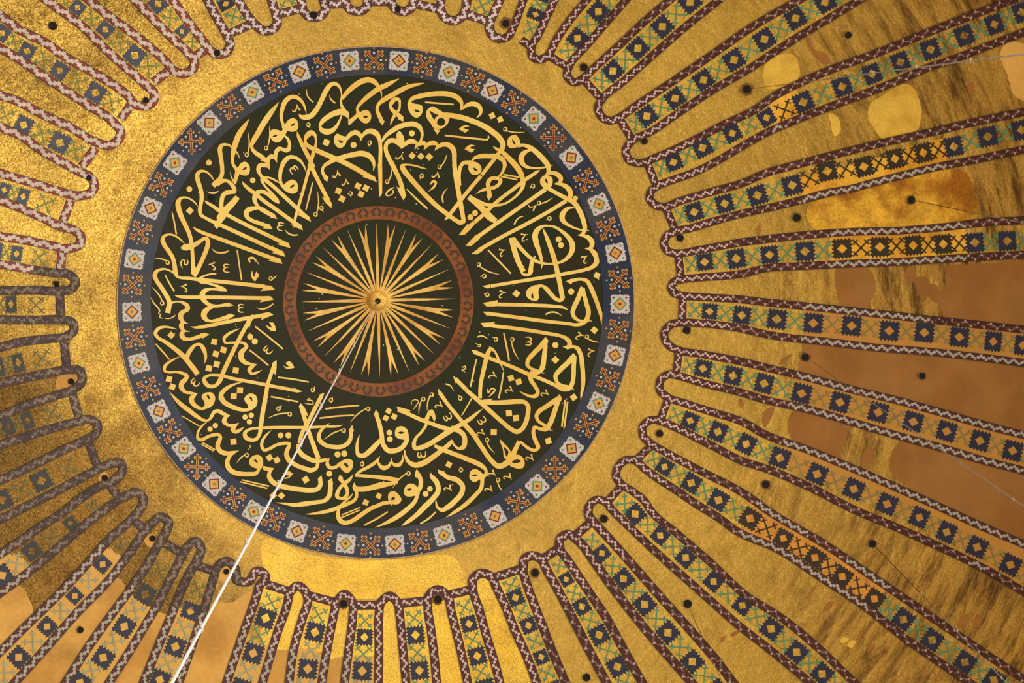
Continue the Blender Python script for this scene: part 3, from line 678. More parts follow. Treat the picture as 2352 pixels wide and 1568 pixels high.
RIBS = '''
U a 0,860 140,905 400,1040 640,1150 880,1285 980,1310 1060,1270 1090,1200 1000,1080 800,950 600,820 400,690 200,550 0,430
U a 0,130 160,260 400,380 600,520 800,630 1000,750 1150,860 1230,945 1320,955 1385,910 1390,840 1320,770 1200,660 1080,560 900,390 770,260 600,130 420,0
U a 800,0 1000,160 1180,290 1400,470 1500,560 1570,640 1650,665 1740,620 1755,550 1700,480 1550,340 1400,190 1230,10
U a 1560,0 1640,120 1750,270 1830,370 1890,450 1960,490 2045,470 2075,400 2040,310 1960,170 1870,0
U z 548,0 569,36 590,60 608,72 626,68 637,55 634,33 624,0
U z 692,0 698,25 707,37 721,41 738,36 748,23 743,0
U z 793,0 798,14 808,24 819,26 834,24 843,14 846,0
U z 897,0 903,14 914,24 925,27 940,23 948,13 952,0
U b 1620,0 1620,100 1660,165 1740,190 1810,150 1845,60 1855,0
U b 2150,0 2090,130 2055,230 2075,310 2150,352 2230,325 2275,240 2330,90 2370,-20
U c 290,0 220,150 140,320 80,430 90,510 150,540 220,510 300,370 430,180 580,0
U c 950,-20 740,220 560,430 430,580 400,680 470,745 555,700 640,620 850,430 1100,195 1330,0
U c 1770,0 1500,215 1200,475 900,740 720,890 680,960 710,1050 790,1090 870,1060 1000,970 1300,770 1700,500 2000,290 2150,195 d 330,0
U d 870,0 600,165 300,345 150,440 c 2050,615 1700,820 1400,1020 1150,1190 980,1275 930,1350 960,1440 1060,1470 1200,1420 1500,1285 1800,1130 2100,985 d 100,870 300,765 600,635 1000,490 1500,290 2000,95 2250,0
U d 2352,290 2000,425 1700,540 1500,605 1300,690 1100,775 850,870 480,1010 100,1165 f 1480,10 1330,60 1220,105 1150,165 1145,225 1190,275 1280,295 1400,250 1700,160 2000,75 d 0,1570 320,1480 700,1380 1000,1305 1500,1195 2000,1080 2352,1010
U d 2352,1345 1900,1440 1560,1505 g 1200,25 1000,75 800,130 600,165 300,245 0,315 f 2000,350 1700,430 1500,490 1380,515 1290,565 1275,640 1320,700 1400,712 1600,680 2000,610 g 0,590 400,548 800,520 1200,510 1600,480 2000,435 2352,415
U g 2352,725 2000,742 1600,765 1200,790 800,805 400,825 0,852 f 2000,892 1600,930 1450,945 1370,965 1338,1010 1360,1065 1430,1090 1600,1105 2000,1130 g 0,1150 400,1190 800,1232 1200,1275 1600,1320 2000,1360 2352,1400
U n 2352,130 2000,85 1500,30 1000,-10 g 600,1510 0,1435 f 2000,1395 1600,1342 1440,1335 1330,1358 1275,1430 1290,1505 k 1330,-20 1420,20 1600,50 2000,125 n 0,165 400,260 800,370 1200,465 1600,575 2000,690 2352,780
U n 2352,1100 2000,1010 1600,890 1200,780 800,660 400,545 0,455 k 2000,405 1600,305 1420,250 1320,232 1240,290 1235,370 1300,435 1450,490 1700,570 2000,670 n 0,765 400,910 800,1075 1200,1250 1600,1430 1900,1568
U p 2352,745 2000,540 1600,345 1200,165 830,10 n 400,1235 0,1070 k 2000,1020 1700,870 1400,720 1260,660 1160,642 1085,700 1085,785 1150,850 1300,940 1600,1100 2000,1310 p 50,20 550,315 950,585 1250,790 1600,1030 2000,1300 2352,1535
U p 1870,1568 1600,1385 1250,1140 950,900 500,600 150,370 m 1900,180 k 1800,1545 1560,1395 1400,1285 1220,1168 1100,1080 1020,1010 940,1000 855,1075 840,1150 880,1210 1000,1292 1100,1375 m 1150,10 1400,230 1700,490 2000,770 p 160,975 480,1235 830,1568
U p 430,1568 200,1375 0,1215 m 1950,1050 1700,830 1480,635 1250,430 1020,215 800,0 k 740,1375 660,1362 600,1420 590,1480 620,1540 m 650,130 800,290 1000,515 1250,800 1500,1080 1750,1370 1900,1568
U m 1530,1568 1250,1250 1000,950 800,690 650,480 500,285 410,228 340,270 335,350 400,450 480,570 600,750 760,990 880,1210 1080,1568
U m 760,1568 600,1270 400,880 300,690 220,550 165,450 90,420 20,450 5,530 40,680 110,870 190,1080 280,1310 390,1568
U m 130,1568 40,1330 j 2280,1080 2200,880 2110,690 2075,615 1990,578 1910,625 1905,720 1960,900 2030,1150 2100,1380 2150,1568
U j 1860,1568 1780,1200 1710,920 1680,790 1590,725 1505,790 1500,880 1530,1100 1560,1350 1580,1568
U j 1305,1568 1275,1250 1245,950 1230,850 1160,783 1080,840 1060,950 1060,1250 1055,1568
U j 750,1568 790,1250 825,950 825,850 750,768 685,830 655,950 605,1200 545,1568
U j 250,1568 290,1280 380,960 420,830 400,745 330,692 262,750 235,860 150,1100 60,1400 10,1568
U i 2040,1568 2150,1240 2250,960 2310,790 2345,680 j 45,620 20,575 i 2310,560 2280,600 2250,650 2180,655 2130,640 2130,580 2105,510 2040,470 1960,520 1930,600 1900,700 1850,870 1750,1170 1610,1568
U i 1290,1568 1450,1180 1560,920 1650,700 1720,560 1780,460 1812,350 1760,290 1700,330 1640,430 1540,620 1420,860 1290,1080 1150,1310 980,1568
U i 590,1568 800,1240 1000,960 1200,690 1330,500 1430,320 1500,200 1520,120 1460,72 1390,110 1300,210 1150,420 1000,620 700,930 400,1270 130,1568
U i 0,1290 200,1090 500,800 800,480 1000,260 1200,80 h 1270,1440 1295,1350 1230,1295 1150,1320 1000,1410 850,1520 i 700,200 500,370 270,560 0,760
U i 0,410 200,280 400,140 560,40 h 700,1370 900,1240 1050,1170 1110,1080 1080,1025 1000,1040 800,1130 500,1290 200,1440 0,1540
U h 0,1190 300,1050 600,900 780,820 870,760 880,690 820,640 700,660 400,740 0,870
U h 0,610 300,490 550,410 680,360 745,280 720,200 630,190 400,230 0,310
U e 0,1560 200,1510 450,1480 600,1460 670,1400 650,1330 560,1312 300,1312 0,1308
U e 0,1050 300,1042 550,1050 650,1030 685,970 640,910 500,890 300,860 0,810
U e 0,560 200,590 450,640 620,670 720,630 735,570 680,510 550,470 400,400 200,310 0,235
U e -20,-20 60,10 300,80 550,160 730,195 830,160 855,90 820,30 720,-20 a 600,1480 400,1370 200,1230 0,1140
X a 1085,1075 1190,930
X a 1385,740 1515,640
X a 1770,500 1880,430
X a 2075,300 2270,215
X b 150,130 370,75
X b 590,45 760,25
X b 970,15 1160,15
X b 1380,35 1620,85
X b 1850,130 2050,195
X c -10,360 85,425
X c 250,510 415,610
X c 555,720 700,880
X c 880,1080 985,1250
X z 1486,372 1505,420
X f 1290,300 1370,490
X f 1405,730 1425,925
X f 1445,1105 1435,1315
X k 1405,40 1385,225
X k 1305,470 1245,640
X k 1165,870 1030,1000
X k 895,1235 770,1375
X m 615,120 480,240
X m 345,345 195,445
X j 2100,620 2340,540
X j 1690,775 1900,725
X j 1240,855 1490,825
X j 830,870 1060,865
X j 430,780 660,840
X j 50,680 240,740
X i 1780,510 1920,560
X i 1490,310 1640,400
X i 1210,105 1300,185
X h 990,1225 1065,1335
X h 805,860 880,1065
X h 655,420 710,610
X z 148,786 153,838
X e 540,1090 550,1285
X e 560,690 545,870
X e 640,235 565,430
X a 740,1500 860,1330
M a 860,835 540,635 245,460 20,300
M a 1215,500 950,265 700,70
M a 1640,285 1425,35
M a 2035,35
M
M
M
M
M
M c 120,130
M c 495,345 685,105
M c 815,640 1040,435 1260,240 1510,20
M c 1120,1045 1375,885 1630,720 1905,540 d 15,355 295,165 560,20
M c 1360,1460 1620,1330 1890,1200 d 35,1060 365,920 715,780 985,665 1240,560 1510,445 1815,320 2085,220 2330,110
M f 1545,340 1820,265 2115,190 g 265,100 d 580,1540 910,1500 1190,1430 1445,1375 1720,1320 2025,1230 2330,1170
M f 1640,790 1925,760 2225,725 g 380,695 715,670 1055,655 1355,640 1625,630 1910,615 2200,600
M f 1685,1235 1975,1270 2290,1305 g 455,1340 800,1365 1140,1410 1455,1425 1770,1465 2075,1505 2340,1540
M k 1625,180 1895,245 2175,315 n 350,405 695,485 1040,575 1355,660 1655,745 1955,830 2250,920
M k 1510,650 1760,750 2015,860 n 155,985 490,1130 820,1265 1120,1400 1410,1520 p 1655,210 1930,345 2230,505
M k 1280,1065 1520,1210 1765,1365 m 2050,87 p 185,265 470,440 715,610 1005,810 1265,995 1525,1180 1820,1380 2080,1540
M k 1015,1490 m 1240,240 1470,440 1720,655 1980,870 2240,1080 p 305,1290 535,1485
M m 715,400 910,630 1100,860 1310,1115 1530,1375
M m 395,635 535,880 690,1135 855,1420
M j 2290,800 m 55,1050 170,1335
M j 1870,1035 1945,1325
M j 1390,1135 1425,1455
M j 930,1155 910,1460
M j 485,1110 420,1440
M j 40,985 i 2280,1300
M i 1715,920 1580,1240 1440,1540
M i 1310,770 1120,1060 930,1340 720,1568
M i 925,500 675,785 425,1060 170,1335
M i 635,130 290,380 20,600
M h 375,1190 20,1365
M h 250,650
M h 165,130
M e 100,1170
M e 150,715
M e 210,200
M a 540,1285 215,1125
P plaster i 0,380 190,440 300,560 940,330 1090,430 1180,560 1200,790 1330,870 1500,900 1640,890 1800,930 1950,900 2352,1230 j 250,1240 450,1260 600,1330 830,1310 1010,1330 1040,1900 i -600,1900 -600,380
P tan z 1848,690 2500,790 2500,1380 2240,1300 2180,1225 1790,1062 1795,1000 1825,880 1846,760
P amber z 1906,530 2212,500 2224,610 1906,625
P amber z 1832,410 2165,320 2182,395 1850,480
P amber z 1768,230 1830,210 1842,255 1775,305
P orange z 1735,1150 2042,1345 1990,1405 1695,1230
Q bright d 20,590 130,500 260,490 325,580 310,730 180,790 40,800
Q bright d 960,940 1080,860 1320,760 1390,850 1425,1010 1380,1180 1070,1250 1000,1150 945,1040
Q tanlight d 2150,440 2230,370 2352,400 2500,650 2352,910 2260,850 2210,700
Q amberweb g 390,340 430,260 550,220 800,150 1200,50 1350,10 1600,-60 1850,10 1900,130 1930,250 1930,370 1700,440 1300,490 1000,500 700,510 480,500 410,430
Q brown g 670,830 940,830 1000,930 1015,1000 980,1130 930,1200 700,1185 660,1020
Q brown g 1310,830 1350,830 1350,980 1320,990
Q brown g 1400,920 1480,930 1440,1150 1410,1100
Q brown g 1500,990 1560,1000 1580,1160 1510,1130
Q brown g 1660,830 1760,815 1970,800 2352,780 2700,770 2700,1400 2000,1330 1610,1260 1600,1100 1640,1000
Q brown n 360,-90 350,50 330,190 800,330 1300,460 2352,760 2700,850 2700,170 2352,140 1500,30 900,-20
Q brown n 230,640 270,560 760,690 750,790 710,900 700,1010 270,820 235,740
Q brown n 930,910 970,890 1010,960 970,1080 905,1080
Q brown n 1250,820 1160,960 1140,1050 1190,1160 1300,1240 1600,1410 1900,1560 2700,2000 2700,1200 2352,1100 1900,990
Q brown n 20,560 100,530 60,650 20,710
Q brown n 140,140 190,80 260,60 230,110
Q stain k 1960,450 1985,470 1980,540 1950,520
Q stain k 2230,530 2260,540 2220,650 2180,700 2165,680
Q stain m 1870,1150 1890,1110 1950,1095 1930,1130
Q stain m 1780,1190 1820,1140 1830,1160 1790,1200
Q stain d 390,330 430,350 460,440 560,480 600,550 560,580 480,520 430,430
Q stain p 1270,760 1300,700 1310,820
Q stain p 545,930 600,840 640,830 590,910
Q stain f 2100,500 2130,460 2135,560 2110,550
Q sand i 1940,830 2060,850 2230,750 2330,700 2250,960 2010,1700 1600,1700 1850,1000
Q sand i 1400,930 1520,960 1450,1180 1290,1568 1200,1700 880,1700 980,1568 1250,1130
Q sand i 1040,620 1110,660 1130,740 1000,960 590,1568 470,1750 -40,1750 130,1568 700,930 960,660
Q sand i 170,690 260,800 300,920 0,1290 -300,1560 -400,1100 0,760
Q tanfloor j 110,1280 310,1300 240,1568 200,1750 -60,1750 20,1568
Q tanfloor j 610,1370 790,1340 780,1568 760,1750 520,1750 560,1568
Q sand h 520,260 650,235 690,250 690,330 510,365
Q sand h 890,1150 950,1110 980,1180 900,1205
Q sand i 1290,280 1370,220 1410,290 1350,350 1310,320
Q sand i 1980,640 1990,540 2050,520 2090,580 2070,660
Q brightband j 30,280 100,260 300,370 500,425 800,462 1100,462 1400,440 1600,415 1740,440 1790,510 1870,680 1900,640 1880,700 1700,770 1400,800 1000,810 500,790 250,740 60,660 10,500
P regild z 598,1300 1130,1300 1200,1420 1240,1800 980,1800 980,1504 780,1504 700,1488 600,1488
Q stain p 1922,752 1960,664 1972,670 1936,756
Q stain p 1760,1072 1845,950 1852,958 1772,1076
Q stain p 1895,1080 1955,948 1964,954 1906,1082
Q stain p 940,1285 1005,1215 1010,1224 948,1290
Q stain p 905,500 960,440 1040,400 1000,450 930,500
Q stain d 1850,760 1875,750 1900,850 1880,870
Q bright p 690,1190 740,1150 765,1170 720,1210
Q bright p 760,1235 800,1180 835,1200 790,1255
Q bright d 600,1020 640,1030 685,1200 660,1225 610,1110
'''
def gold_mat(name, smooth, rough_c, dark, glit=.5, metal=.35, streak=.0):
    n = NT(name); geo = n.n('ShaderNodeNewGeometry'); pos = geo.outputs['Position']; sx = n.n('ShaderNodeSeparateXYZ'); n.t.links.new(pos, sx.inputs[0])
    x, y = sx.outputs[0], sx.outputs[1]
    r = n.math('SQRT', n.math('ADD', n.math('MULTIPLY', x, x), n.math('MULTIPLY', y, y)))
    th = n.math('ARCTAN2', y, x)
    cv = n.n('ShaderNodeCombineXYZ'); n.set(cv.inputs[0], n.math('MULTIPLY', r, 5.0)); n.set(cv.inputs[1], n.math('MULTIPLY', th, 9.0))
    st = n.noise(1.0, 7, cv.outputs[0], .7)
    coarse = n.noise(.55, 4); mid = n.noise(1.7, 7, None, .62); sp = n.noise(40, 3, None, .75)
    vo = n.n('ShaderNodeTexVoronoi'); vo.inputs['Scale'].default_value = 38.0; n.t.links.new(pos, vo.inputs['Vector'])
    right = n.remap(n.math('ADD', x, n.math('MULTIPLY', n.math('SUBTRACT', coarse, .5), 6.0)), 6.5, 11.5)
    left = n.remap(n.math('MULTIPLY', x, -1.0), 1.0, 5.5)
    lower_left = n.remap(n.math('ADD', n.math('SUBTRACT', n.math('MULTIPLY', y, .8), x), n.math('MULTIPLY', n.math('SUBTRACT', coarse, .5), 5.0)), 6.2, 9.5)  # lower-left mask, mixes the gold towards dark brown
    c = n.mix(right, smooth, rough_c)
    c = n.mix(n.math('MULTIPLY', left, .8), c, L(234,188,84))  # bright reflected light on the left side, painted in as paler gold
    c = n.mix(n.math('MULTIPLY', lower_left, .80), c, dark)
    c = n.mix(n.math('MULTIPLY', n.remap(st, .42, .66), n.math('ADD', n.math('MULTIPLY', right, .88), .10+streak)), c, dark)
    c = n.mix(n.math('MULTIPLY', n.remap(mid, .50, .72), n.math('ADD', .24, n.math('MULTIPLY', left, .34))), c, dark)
    c = n.mix(n.math('MULTIPLY', n.math('MULTIPLY', left, .62), n.remap(n.noise(.42, 5, None, .6), .48, .64)), c, dark)  # dark sweeps between the left-hand reflections, painted into the colour
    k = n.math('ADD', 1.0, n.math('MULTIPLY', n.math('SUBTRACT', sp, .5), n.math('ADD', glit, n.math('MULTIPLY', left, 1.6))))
    k = n.math('ADD', k, n.math('MULTIPLY', n.math('SUBTRACT', coarse, .5), n.math('ADD', .6, n.math('MULTIPLY', left, 1.3))))  # broad bright and dark reflections put into the colour, strongest on the left
    o = n.n('ShaderNodeVectorMath', operation='SCALE'); n.t.links.new(c, o.inputs[0]); n.set(o.inputs['Scale'], k)
    # each tessera sits at its own slight tilt
    tl = n.n('ShaderNodeVectorMath', operation='SUBTRACT'); n.t.links.new(vo.outputs['Color'], tl.inputs[0]); tl.inputs[1].default_value = (.5, .5, .5)
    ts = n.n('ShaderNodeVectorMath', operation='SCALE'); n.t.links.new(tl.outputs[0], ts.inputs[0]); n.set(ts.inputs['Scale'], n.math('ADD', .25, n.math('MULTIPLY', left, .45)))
    hgt = n.math('ADD', n.math('MULTIPLY', sp, .15), n.math('ADD', n.math('MULTIPLY', mid, .8), n.math('MULTIPLY', st, n.math('ADD', .15, n.math('MULTIPLY', right, .5)))))
    bp = n.n('ShaderNodeBump'); bp.inputs['Strength'].default_value = .8; bp.inputs['Distance'].default_value = .09; n.set(bp.inputs['Height'], hgt)
    ad = n.n('ShaderNodeVectorMath', operation='ADD'); n.t.links.new(bp.outputs[0], ad.inputs[0]); n.t.links.new(ts.outputs[0], ad.inputs[1])
    nm = n.n('ShaderNodeVectorMath', operation='NORMALIZE'); n.t.links.new(ad.outputs[0], nm.inputs[0]); n.t.links.new(nm.outputs[0], n.b.inputs['Normal'])
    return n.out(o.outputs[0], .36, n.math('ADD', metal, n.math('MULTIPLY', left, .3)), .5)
M = {}
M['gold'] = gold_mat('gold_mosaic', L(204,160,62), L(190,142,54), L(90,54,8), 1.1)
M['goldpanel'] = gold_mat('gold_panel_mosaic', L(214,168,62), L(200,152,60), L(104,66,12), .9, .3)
M['bright'] = plain('bright_gold_leaf', L(222,176,66), .28, 2.6, .5, .2, 30, .25, .2, col2=L(205,152,46))
M['brightband'] = plain('regilded_gold', L(222,176,56), .35, 2.2, .45, .25, 34, .8, .35, col2=L(222,170,44))
M['amberweb'] = plain('amber_gold_leaf', L(224,166,48), .5, 2.2, .5, .2, 18, .5, .2, col2=L(160,96,18))
M['brown'] = plain('brown_plaster', L(148,98,40), .2, 1.6, .8, 0, 14, .08, .05, col2=L(140,88,30))
M['stain'] = plain('brown_stain', L(146,92,28), .3, 5, .8)
M['sand'] = plain('sand_plaster', L(200,148,66), .3, 1.5, .75, 0, 12, .12, .05, col2=L(184,130,52))
M['tanfloor'] = plain('tan_plaster', L(190,138,58), .22, 1.5, .75, 0, 12, .1, .05)
M['tanlight'] = plain('pale_tan_plaster', L(214,158,72), .2, 1.5, .75, 0, 12, .1, .05)
M['tan'] = plain('tan_paint', L(178,122,46), .14, 2, .75, 0, 14, .06)
M['plaster'] = plain('sand_paint', L(204,154,70), .12, 2, .75, 0, 14, .06)
M['amber'] = plain('amber_panel', L(226,168,52), .35, 4, .55, .1, 18, .3, .1, col2=L(206,140,34))
M['orange'] = plain('orange_panel', L(198,132,48), .4, 4, .6, .1, 18, .3, .1)
def field_mat():
    n = NT('dark_green_field'); c = n.mix(n.remap(n.noise(.9, 5), .40, .62), L(45,40,22), L(38,42,20))
    c = n.mix(n.math('MULTIPLY', n.remap(n.noise(3.5, 6, None, .7), .60, .72), .5), c, L(54,62,36))
    vo = n.n('ShaderNodeTexVoronoi'); vo.inputs['Scale'].default_value = 5.5; n.t.links.new(n.pos(), vo.inputs['Vector'])
    sp = n.math('MULTIPLY', n.math('LESS_THAN', vo.outputs['Distance'], .075), n.math('GREATER_THAN', n.noise(1.1, 3), .54))
    c = n.mix(sp, c, L(196,190,150)); return n.out(c, .6, 0, .15)
M['field'] = field_mat()
M['letter'] = plain('letter_gold', L(230,194,100), .10, 2.0, .55, .05, 20, .10, 0, .3, col2=L(224,180,82))
M['navy'] = plain('navy_tesserae', L(38,37,54), .35, 5, .6, 0, 40, .45)
M['blue'] = plain('blue_mosaic_ground', L(36,43,62), .45, 1.2, .55, 0, 40, .6, .1, .3, col2=L(58,57,60))
M['slate'] = plain('slate_tesserae', L(46,43,38), .35, 5, .6, 0, 40, .5)
M['greyblue'] = plain('grey_blue_tesserae', L(66,67,80), .4, 5, .6, 0, 40, .6)
M['olive'] = plain('olive_green_tesserae', L(112,124,62), .4, 6, .6, 0, 40, .5)
M['black'] = plain('black_paint', L(48,38,24), .2, 5, .6)
M['teal'] = plain('teal_tesserae', L(84,128,90), .35, 6, .6, 0, 40, .35)
M['dkgreen'] = plain('dark_green_tesserae', L(96,92,44), .35, 6, .6, 0, 40, .4)
M['greygreen'] = plain('grey_green_paint', L(148,146,112), .3, 4, .7)
M['tangreen'] = plain('faded_green_paint', L(130,118,66), .4, 4, .7)
M['white'] = plain('white_tesserae', L(186,174,164), .25, 6, .6, 0, 42, .6)
M['rust'] = plain('rust_brown_paint', L(132,72,20), .4, 2.5, .5, 0, 16, .35, .1, .3, col2=L(112,54,14))
M['floral'] = plain('dark_floral_paint', L(62,44,24), .3, 5, .6)
M['ochre'] = plain('ochre_tesserae', L(204,146,58), .25, 8, .55, .1, 40, .3)
M['redbrown'] = plain('red_brown_tesserae', L(104,40,20), .25, 8, .6, 0, 40, .3)
M['pinkline'] = plain('pale_mortar', L(170,138,100), .5, 8, .7)
M['ray'] = plain('ray_gold', L(226,180,88), .3, 3, .45, .2, 20, .2, .05, col2=L(206,150,62))
M['boss'] = plain('polished_gilding', L(236,192,96), .2, 8, .38, .55)
M['painted_bore'] = plain('painted_hole_dark', (.006, .004, .003), .1, 9, .9)  # near-black colour painting the shade inside the holes
M['rim'] = plain('rusty_stain', L(112,72,20), .5, 5, .8)
M['cord'] = plain('white_cord', L(208,198,188), .1, 6, .7)
M['knot'] = plain('knotted_twine', L(180,160,140), .25, 20, .7)
M['greycord'] = plain('grey_twisted_cord', L(168,152,132), .3, 6, .7)
M['wire'] = plain('dark_iron_wire', L(70,44,18), .2, 6, .6)
def border_mat(name, dark, light, half, chip, outline=L(44,36,30), dirt=.3, per=1.25, lo=.29, steps=2.0, ends=False):
    """stepped zigzag tesserae along a strip: u counts strip widths, v runs across"""
    n = NT(name); uvn = n.n('ShaderNodeUVMap'); uvn.uv_map = 'UVMap'; sx = n.n('ShaderNodeSeparateXYZ'); n.t.links.new(uvn.outputs[0], sx.inputs[0])
    u, v_ = sx.outputs[0], sx.outputs[1]
    t = n.math('FRACT', n.math('DIVIDE', u, per))
    tri = n.math('ABSOLUTE', n.math('SUBTRACT', n.math('MULTIPLY', t, 2.0), 1.0))
    q_ = n.math('DIVIDE', n.math('FLOOR', n.math('ADD', n.math('MULTIPLY', tri, steps), .5)), steps)
    c = n.math('ADD', lo, n.math('MULTIPLY', q_, 1-2*lo))
    d_ = n.math('ABSOLUTE', n.math('SUBTRACT', v_, c))
    w = n.math('LESS_THAN', d_, half)
    wear = n.noise(3.2, 4); fine = n.noise(26, 3)
    if ends: w = n.math('MULTIPLY', w, n.math('MAXIMUM', n.math('GREATER_THAN', n.math('ABSOLUTE', n.math('SUBTRACT', q_, .5)), .4), n.math('MULTIPLY', n.math('GREATER_THAN', fine, .52), .5)))
    w = n.math('MULTIPLY', w, n.remap(n.math('ADD', n.math('MULTIPLY', wear, .5), n.math('MULTIPLY', fine, .5)), chip-.03, chip+.03))
    k = n.math('ADD', 1.0, n.math('MULTIPLY', n.math('SUBTRACT', fine, .5), 1.5))
    k = n.math('ADD', k, n.math('MULTIPLY', n.math('SUBTRACT', wear, .5), dirt*3))
    col = n.mix(w, dark, light)
    o = n.n('ShaderNodeVectorMath', operation='SCALE'); n.t.links.new(col, o.inputs[0]); n.set(o.inputs['Scale'], k)
    e = n.math('GREATER_THAN', n.math('ABSOLUTE', n.math('SUBTRACT', v_, .5)), .45)
    return n.out(n.mix(e, o.outputs[0], outline), .6, 0, .3)
BM = [border_mat('maroon_zigzag', L(80,36,32), L(184,162,150), .135, .40),
      border_mat('worn_maroon_zigzag', L(72,34,26), L(158,132,116), .17, .42, ends=True, lo=.24, per=1.7, steps=3.0),
      border_mat('white_red_zigzag', L(124,54,48), L(190,172,154), .245, .26, per=1.75),
      border_mat('murky_zigzag', L(70,46,36), L(112,96,80), .2, .47, L(34,28,22), .6, 1.4),
      border_mat('repainted_grey_zigzag', L(78,40,32), L(158,148,132), .19, .15, L(44,36,30), .12, 1.45),
      border_mat('pale_zigzag', L(96,52,50), L(196,180,172), .20, .33, per=1.15)]
# ------------------------------------------------------------------ the dome skin
def ceiling():
    bm = bmesh.new(); NR, NS = 90, 288; amax = math.radians(84); rows = []
    for i in range(1, NR+1):
        a = amax*i/NR; rows.append([bm.verts.new(CEN+Vector((RAD*math.sin(a)*math.cos(2*math.pi*j/NS), RAD*math.sin(a)*math.sin(2*math.pi*j/NS), RAD*math.cos(a)))) for j in range(NS)])
    top = bm.verts.new(CEN+Vector((0, 0, RAD)))
    for j in range(NS):
        bm.faces.new((top, rows[0][(j+1) % NS], rows[0][j]))
        for i in range(NR-1): bm.faces.new((rows[i][j], rows[i][(j+1) % NS], rows[i+1][(j+1) % NS], rows[i+1][j]))
    for f in bm.faces: f.normal_flip() if f.normal.dot(CEN-f.calc_center_median()) < 0 else None
    bm.normal_update()
    for f in bm.faces:
        if f.normal.dot(CEN-f.calc_center_median()) < 0: f.normal_flip()
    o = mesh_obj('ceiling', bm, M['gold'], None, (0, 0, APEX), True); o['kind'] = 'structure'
    o['label'] = 'gold mosaic dome surface between and around the ribs'
    return o
CEIL = ceiling()
lines = [l.split() for l in RIBS.strip().splitlines()]
US = [pts(l[1:]) for l in lines if l[0] == 'U']; XS = [pts(l[1:]) for l in lines if l[0] == 'X']; MS = [pts(l[1:]) for l in lines if l[0] == 'M']
REG = [(l[1], pts(l[2:])) for l in lines if l[0] == 'P']; PATCH = [(l[1], pts(l[2:])) for l in lines if l[0] == 'Q']
def region(x, y):
    if x < 470 and y < 620 and x+y*.3 < 520: return 'west'
    for k, p_ in REG:
        if inside((x, y), p_): return k
    return 'murky' if (x < 560 and y > 620) else 'gold'
def fill_grid(poly, h, step=28.0):
    """polygon filled with small cells so that it follows the dome"""
    bm = bmesh.new(); f = bm.faces.new([bm.verts.new((x, y, 0)) for x, y in poly]); bmesh.ops.triangulate(bm, faces=[f])
    for ax in (0, 1):
        lo, hi = min(p_[ax] for p_ in poly), max(p_[ax] for p_ in poly); k = math.ceil(lo/step)
        while k*step < hi:
            co = Vector((k*step if ax == 0 else 0, k*step if ax == 1 else 0, 0)); no = Vector((1, 0, 0) if ax == 0 else (0, 1, 0))
            bmesh.ops.bisect_plane(bm, geom=bm.verts[:]+bm.edges[:]+bm.faces[:], plane_co=co, plane_no=no, dist=1e-5); k += 1
    bm.verts.index_update(); s = Sheet()
    s.add([(w.co.x, w.co.y) for w in bm.verts], [[w.index for w in f.verts] for f in bm.faces], h); bm.free(); return s
PN = {'bright': 'regilded_patch', 'brightband': 'regilded_band', 'amberweb': 'amber_patch', 'brown': 'brown_plaster_patch', 'stain': 'stain',
      'sand': 'sand_plaster_patch', 'tanfloor': 'tan_plaster_patch', 'tanlight': 'pale_plaster_patch'}
for i, (k, pl) in enumerate(PATCH):
    big = max(p_[0] for p_ in pl)-min(p_[0] for p_ in pl)
    wob = [(x+random.uniform(-1.2, 1.2), y+random.uniform(-1.2, 1.2)) for x, y in spline(pl, 9.0, True)] if k != 'brightband' else spline(pl, 12, True)
    fill_grid(wob, .006+.0006*(i % 4)).build(PN[k], M[k], CEIL, .012)
# ------------------------------------------------------------------ ribs
MC = (866.0, 692.0)
def rad(p_): return math.hypot(p_[0]-MC[0], p_[1]-MC[1])
def extend(p_):
    out = list(p_)
    for end in (0, -1):
        a = out[end]; b_ = out[1 if end == 0 else -2]; d1 = Vector((a[0]-b_[0], a[1]-b_[1])).normalized(); d2 = Vector((a[0]-MC[0], a[1]-MC[1])).normalized()
        d = (d1*.6+d2*.4).normalized(); q_ = (a[0]+d.x*230, a[1]+d.y*230)
        out = [q_]+out if end == 0 else out+[q_]
    return out
LEG = []; HAIR = []
for u in US:
    e = extend(u); ai = min(range(1, len(e)-1), key=lambda i: rad(e[i]))
    sp = spline(e, 5.0); k = min(range(len(sp)), key=lambda i: math.hypot(sp[i][0]-e[ai][0], sp[i][1]-e[ai][1]))
    LEG.append((sp[:k+1][::-1], sp[k:])); HAIR.append((sp, k))          # legs run from the apex outward: counter-clockwise, clockwise
def at_rad(leg, rho):
    prev = None
    for p_ in reversed(leg):
        if prev is not None and rad(p_) <= rho <= rad(prev):
            t = (rho-rad(p_))/((rad(prev)-rad(p_)) or 1); return (p_[0]+(prev[0]-p_[0])*t, p_[1]+(prev[1]-p_[1])*t)
        prev = p_
    return None
def bkind(x, y, r):
    g = region(x, y)
    if g in ('plaster', 'tan', 'orange', 'amber'): return 4
    if g == 'murky' and r >= 29: return 3
    if r in (37, 38, 39, 0, 1, 2): return 2
    if r in (3, 4, 5, 6, 7, 8): return 5
    rho = math.hypot(x-MC[0], y-MC[1]); return 1 if rho > 815 and x > 1250 else 0
